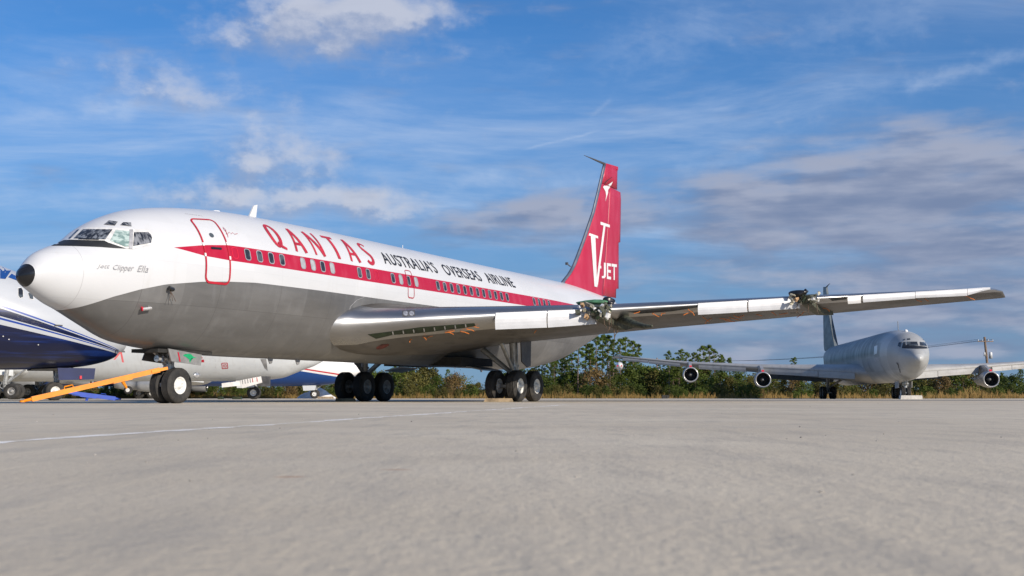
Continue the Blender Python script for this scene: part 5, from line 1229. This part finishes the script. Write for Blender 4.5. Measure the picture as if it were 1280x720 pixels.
def plant(kind, meshes, px, ytop, Y, label, group, href, names, cat):
    X_ = (px-640)/1495*Y; H2 = CAMH+(YH-ytop)/1495*Y; k = H2/href
    root = empty(kind, (X_, Y, 0), random.uniform(0, 6.28), label, cat, group); kk = random.uniform(.85, 1.2) if kind != 'pine_tree' else random.uniform(.9, 1.1)
    root.scale = (k*kk, k*kk, k)
    for nm, me in zip(names, meshes): link(nm, me, None, root)
random.seed(21)
pines = []
for px, yt in ((650, 452), (656, 441), (668, 447), (674, 438), (681, 444), (688, 432), (694, 436), (702, 428), (709, 434), (714, 430), (722, 427), (731, 425), (737, 430), (745, 421), (752, 419), (759, 420), (766, 425), (775, 424), (781, 423), (791, 427), (797, 431),
               (812, 462), (836, 440), (851, 438), (858, 441), (868, 441), (879, 433), (886, 432), (893, 437), (903, 444), (911, 448), (920, 458), (992, 448), (945, 472), (560, 462), (541, 465), (1275, 461), (1205, 470), (495, 458), (514, 461), (528, 457), (1251, 466), (826, 452), (843, 448), (873, 445), (899, 450)):
    pines.append((px, yt, random.uniform(152, 176)))
for i in range(34):
    px = random.choice((random.uniform(645, 800), random.uniform(645, 760), random.uniform(805, 930), random.uniform(485, 575)))
    lo_ = np.interp(px, [480, 580, 645, 700, 760, 800, 830, 890, 930], [462, 470, 458, 440, 430, 440, 455, 442, 465]); pines.append((px, lo_+random.uniform(2, 18), random.uniform(150, 172)))
pines.sort()
for i, (px, yt, Y) in enumerate(pines):
    me = PN[random.choice((0, 1, 2, 4) if 640 < px < 800 else (1, 2, 3, 5))]
    plant('pine_tree', me, px, yt, Y, 'slender pine with tufted crown, %s from the left in the far tree line' % ordn(i), 'pines beyond the apron', 9, ('trunk', 'crown'), 'tree')
shr = []
prof = [(0, 484), (100, 484), (330, 478), (420, 474), (480, 468), (520, 462), (560, 466), (585, 474), (600, 475), (640, 470), (660, 466), (700, 468), (760, 465), (800, 464), (830, 460), (900, 466), (960, 470), (1020, 471), (1100, 470), (1170, 467), (1210, 468), (1240, 474), (1280, 472), (1320, 470)]
for i in range(150):
    px = -30+1345*(i+random.uniform(.1, .9))/150; base = np.interp(px, [p[0] for p in prof], [p[1] for p in prof])
    shr.append((px, base+random.uniform(-6, 6), random.uniform(146, 164)))
for i in range(130):
    px = -30+1345*(i+random.uniform(.1, .9))/130; shr.append((px, 484+random.uniform(-5, 7), random.uniform(141.9, 146)))
shr.sort(); cnt = {}
for px, yt, Y in shr:
    k = random.randrange(6)
    if k == 4 and random.random() < .4: k = 1
    wd = SHW[k]; i = cnt.get(wd, 0); cnt[wd] = i+1
    plant('shrub', SHM[k], px, yt, Y, '%s shrub beyond the apron edge, %s of its colour from the left' % (wd, ordn(i)), 'shrubs beyond the apron', 2.6, ('stems', 'foliage'), 'shrub')
# tall dry grass along the edge of the apron
n = 30000; rng = np.random.default_rng(5)
cl_ = rng.uniform(-60, 1340, 420); px = np.where(rng.random(n) < .72, cl_[rng.integers(0, 420, n)]+rng.normal(size=n)*2.2, rng.uniform(-60, 1340, n)); px = np.where((rng.random(n) < .14) & (px < 1150), rng.uniform(1170, 1300, n), px); Yg = APRON+.15+rng.random(n)**1.6*9; Xg = (px-640)/1495*Yg
tall = .45+.55*np.clip(np.interp(px, [0, 300, 480, 660, 680, 800, 1000, 1150, 1190, 1280], [.35, .35, .4, .8, 1.0, .6, .7, 1.0, 1.2, 1.2]), 0, 2)*(.5+.5*np.sin(px*.11)*np.sin(px*.037+1))
hh = tall*rng.uniform(.25, 1.0, n)**1.4*(.75+.9*np.abs(np.sin(px*.9)*np.sin(px*.41+.5))); lx, ly = rng.normal(size=n)*.16*hh, rng.normal(size=n)*.12*hh; wd = rng.uniform(.012, .03, n)
V = np.stack([np.stack([Xg-wd, Yg, np.full(n, -.01)], 1), np.stack([Xg+wd, Yg, np.full(n, -.01)], 1), np.stack([Xg+lx*.5+wd*.8, Yg+ly*.5, hh*.6], 1), np.stack([Xg+lx*1.2, Yg+ly, hh], 1), np.stack([Xg+lx*.5-wd*.8, Yg+ly*.5, hh*.6], 1)], 1).reshape(-1, 3)
me = bpy.data.meshes.new('tall_grass'); me.vertices.add(5*n); me.vertices.foreach_set('co', V.ravel()); me.loops.add(5*n); me.loops.foreach_set('vertex_index', np.arange(5*n, dtype=np.int32)); me.polygons.add(n); me.polygons.foreach_set('loop_start', np.arange(0, 5*n, 5, dtype=np.int32)); me.polygons.foreach_set('loop_total', np.full(n, 5, dtype=np.int32)); me.update(); me.validate()
tag(link('tall_grass', me, 'dry_grass'), 'tall dry golden grass along the apron edge', 'grass', kind='stuff')
# far wood closing the horizon behind the scrub
rng = np.random.default_rng(8); n = 26000; xx = rng.uniform(-260, 330, n); yy2 = rng.uniform(235, 262, n); zt = (1.6+1.0*np.sin(xx*.05)+.8*np.sin(xx*.13+2)+.5*np.sin(xx*.31)); zz2 = rng.random(n)**.8*np.clip(zt, .5, 9)
RNG = rng; me = quads('far_scrub', np.stack([xx, yy2, zz2], 1), rng.normal(size=(n, 3))+np.array([0, -.4, .6]), rng.uniform(.25, .5, n)); tag(link('far_scrub', me, 'shrub_green'), 'distant low scrub closing the horizon behind the pines', 'scrub', kind='stuff')
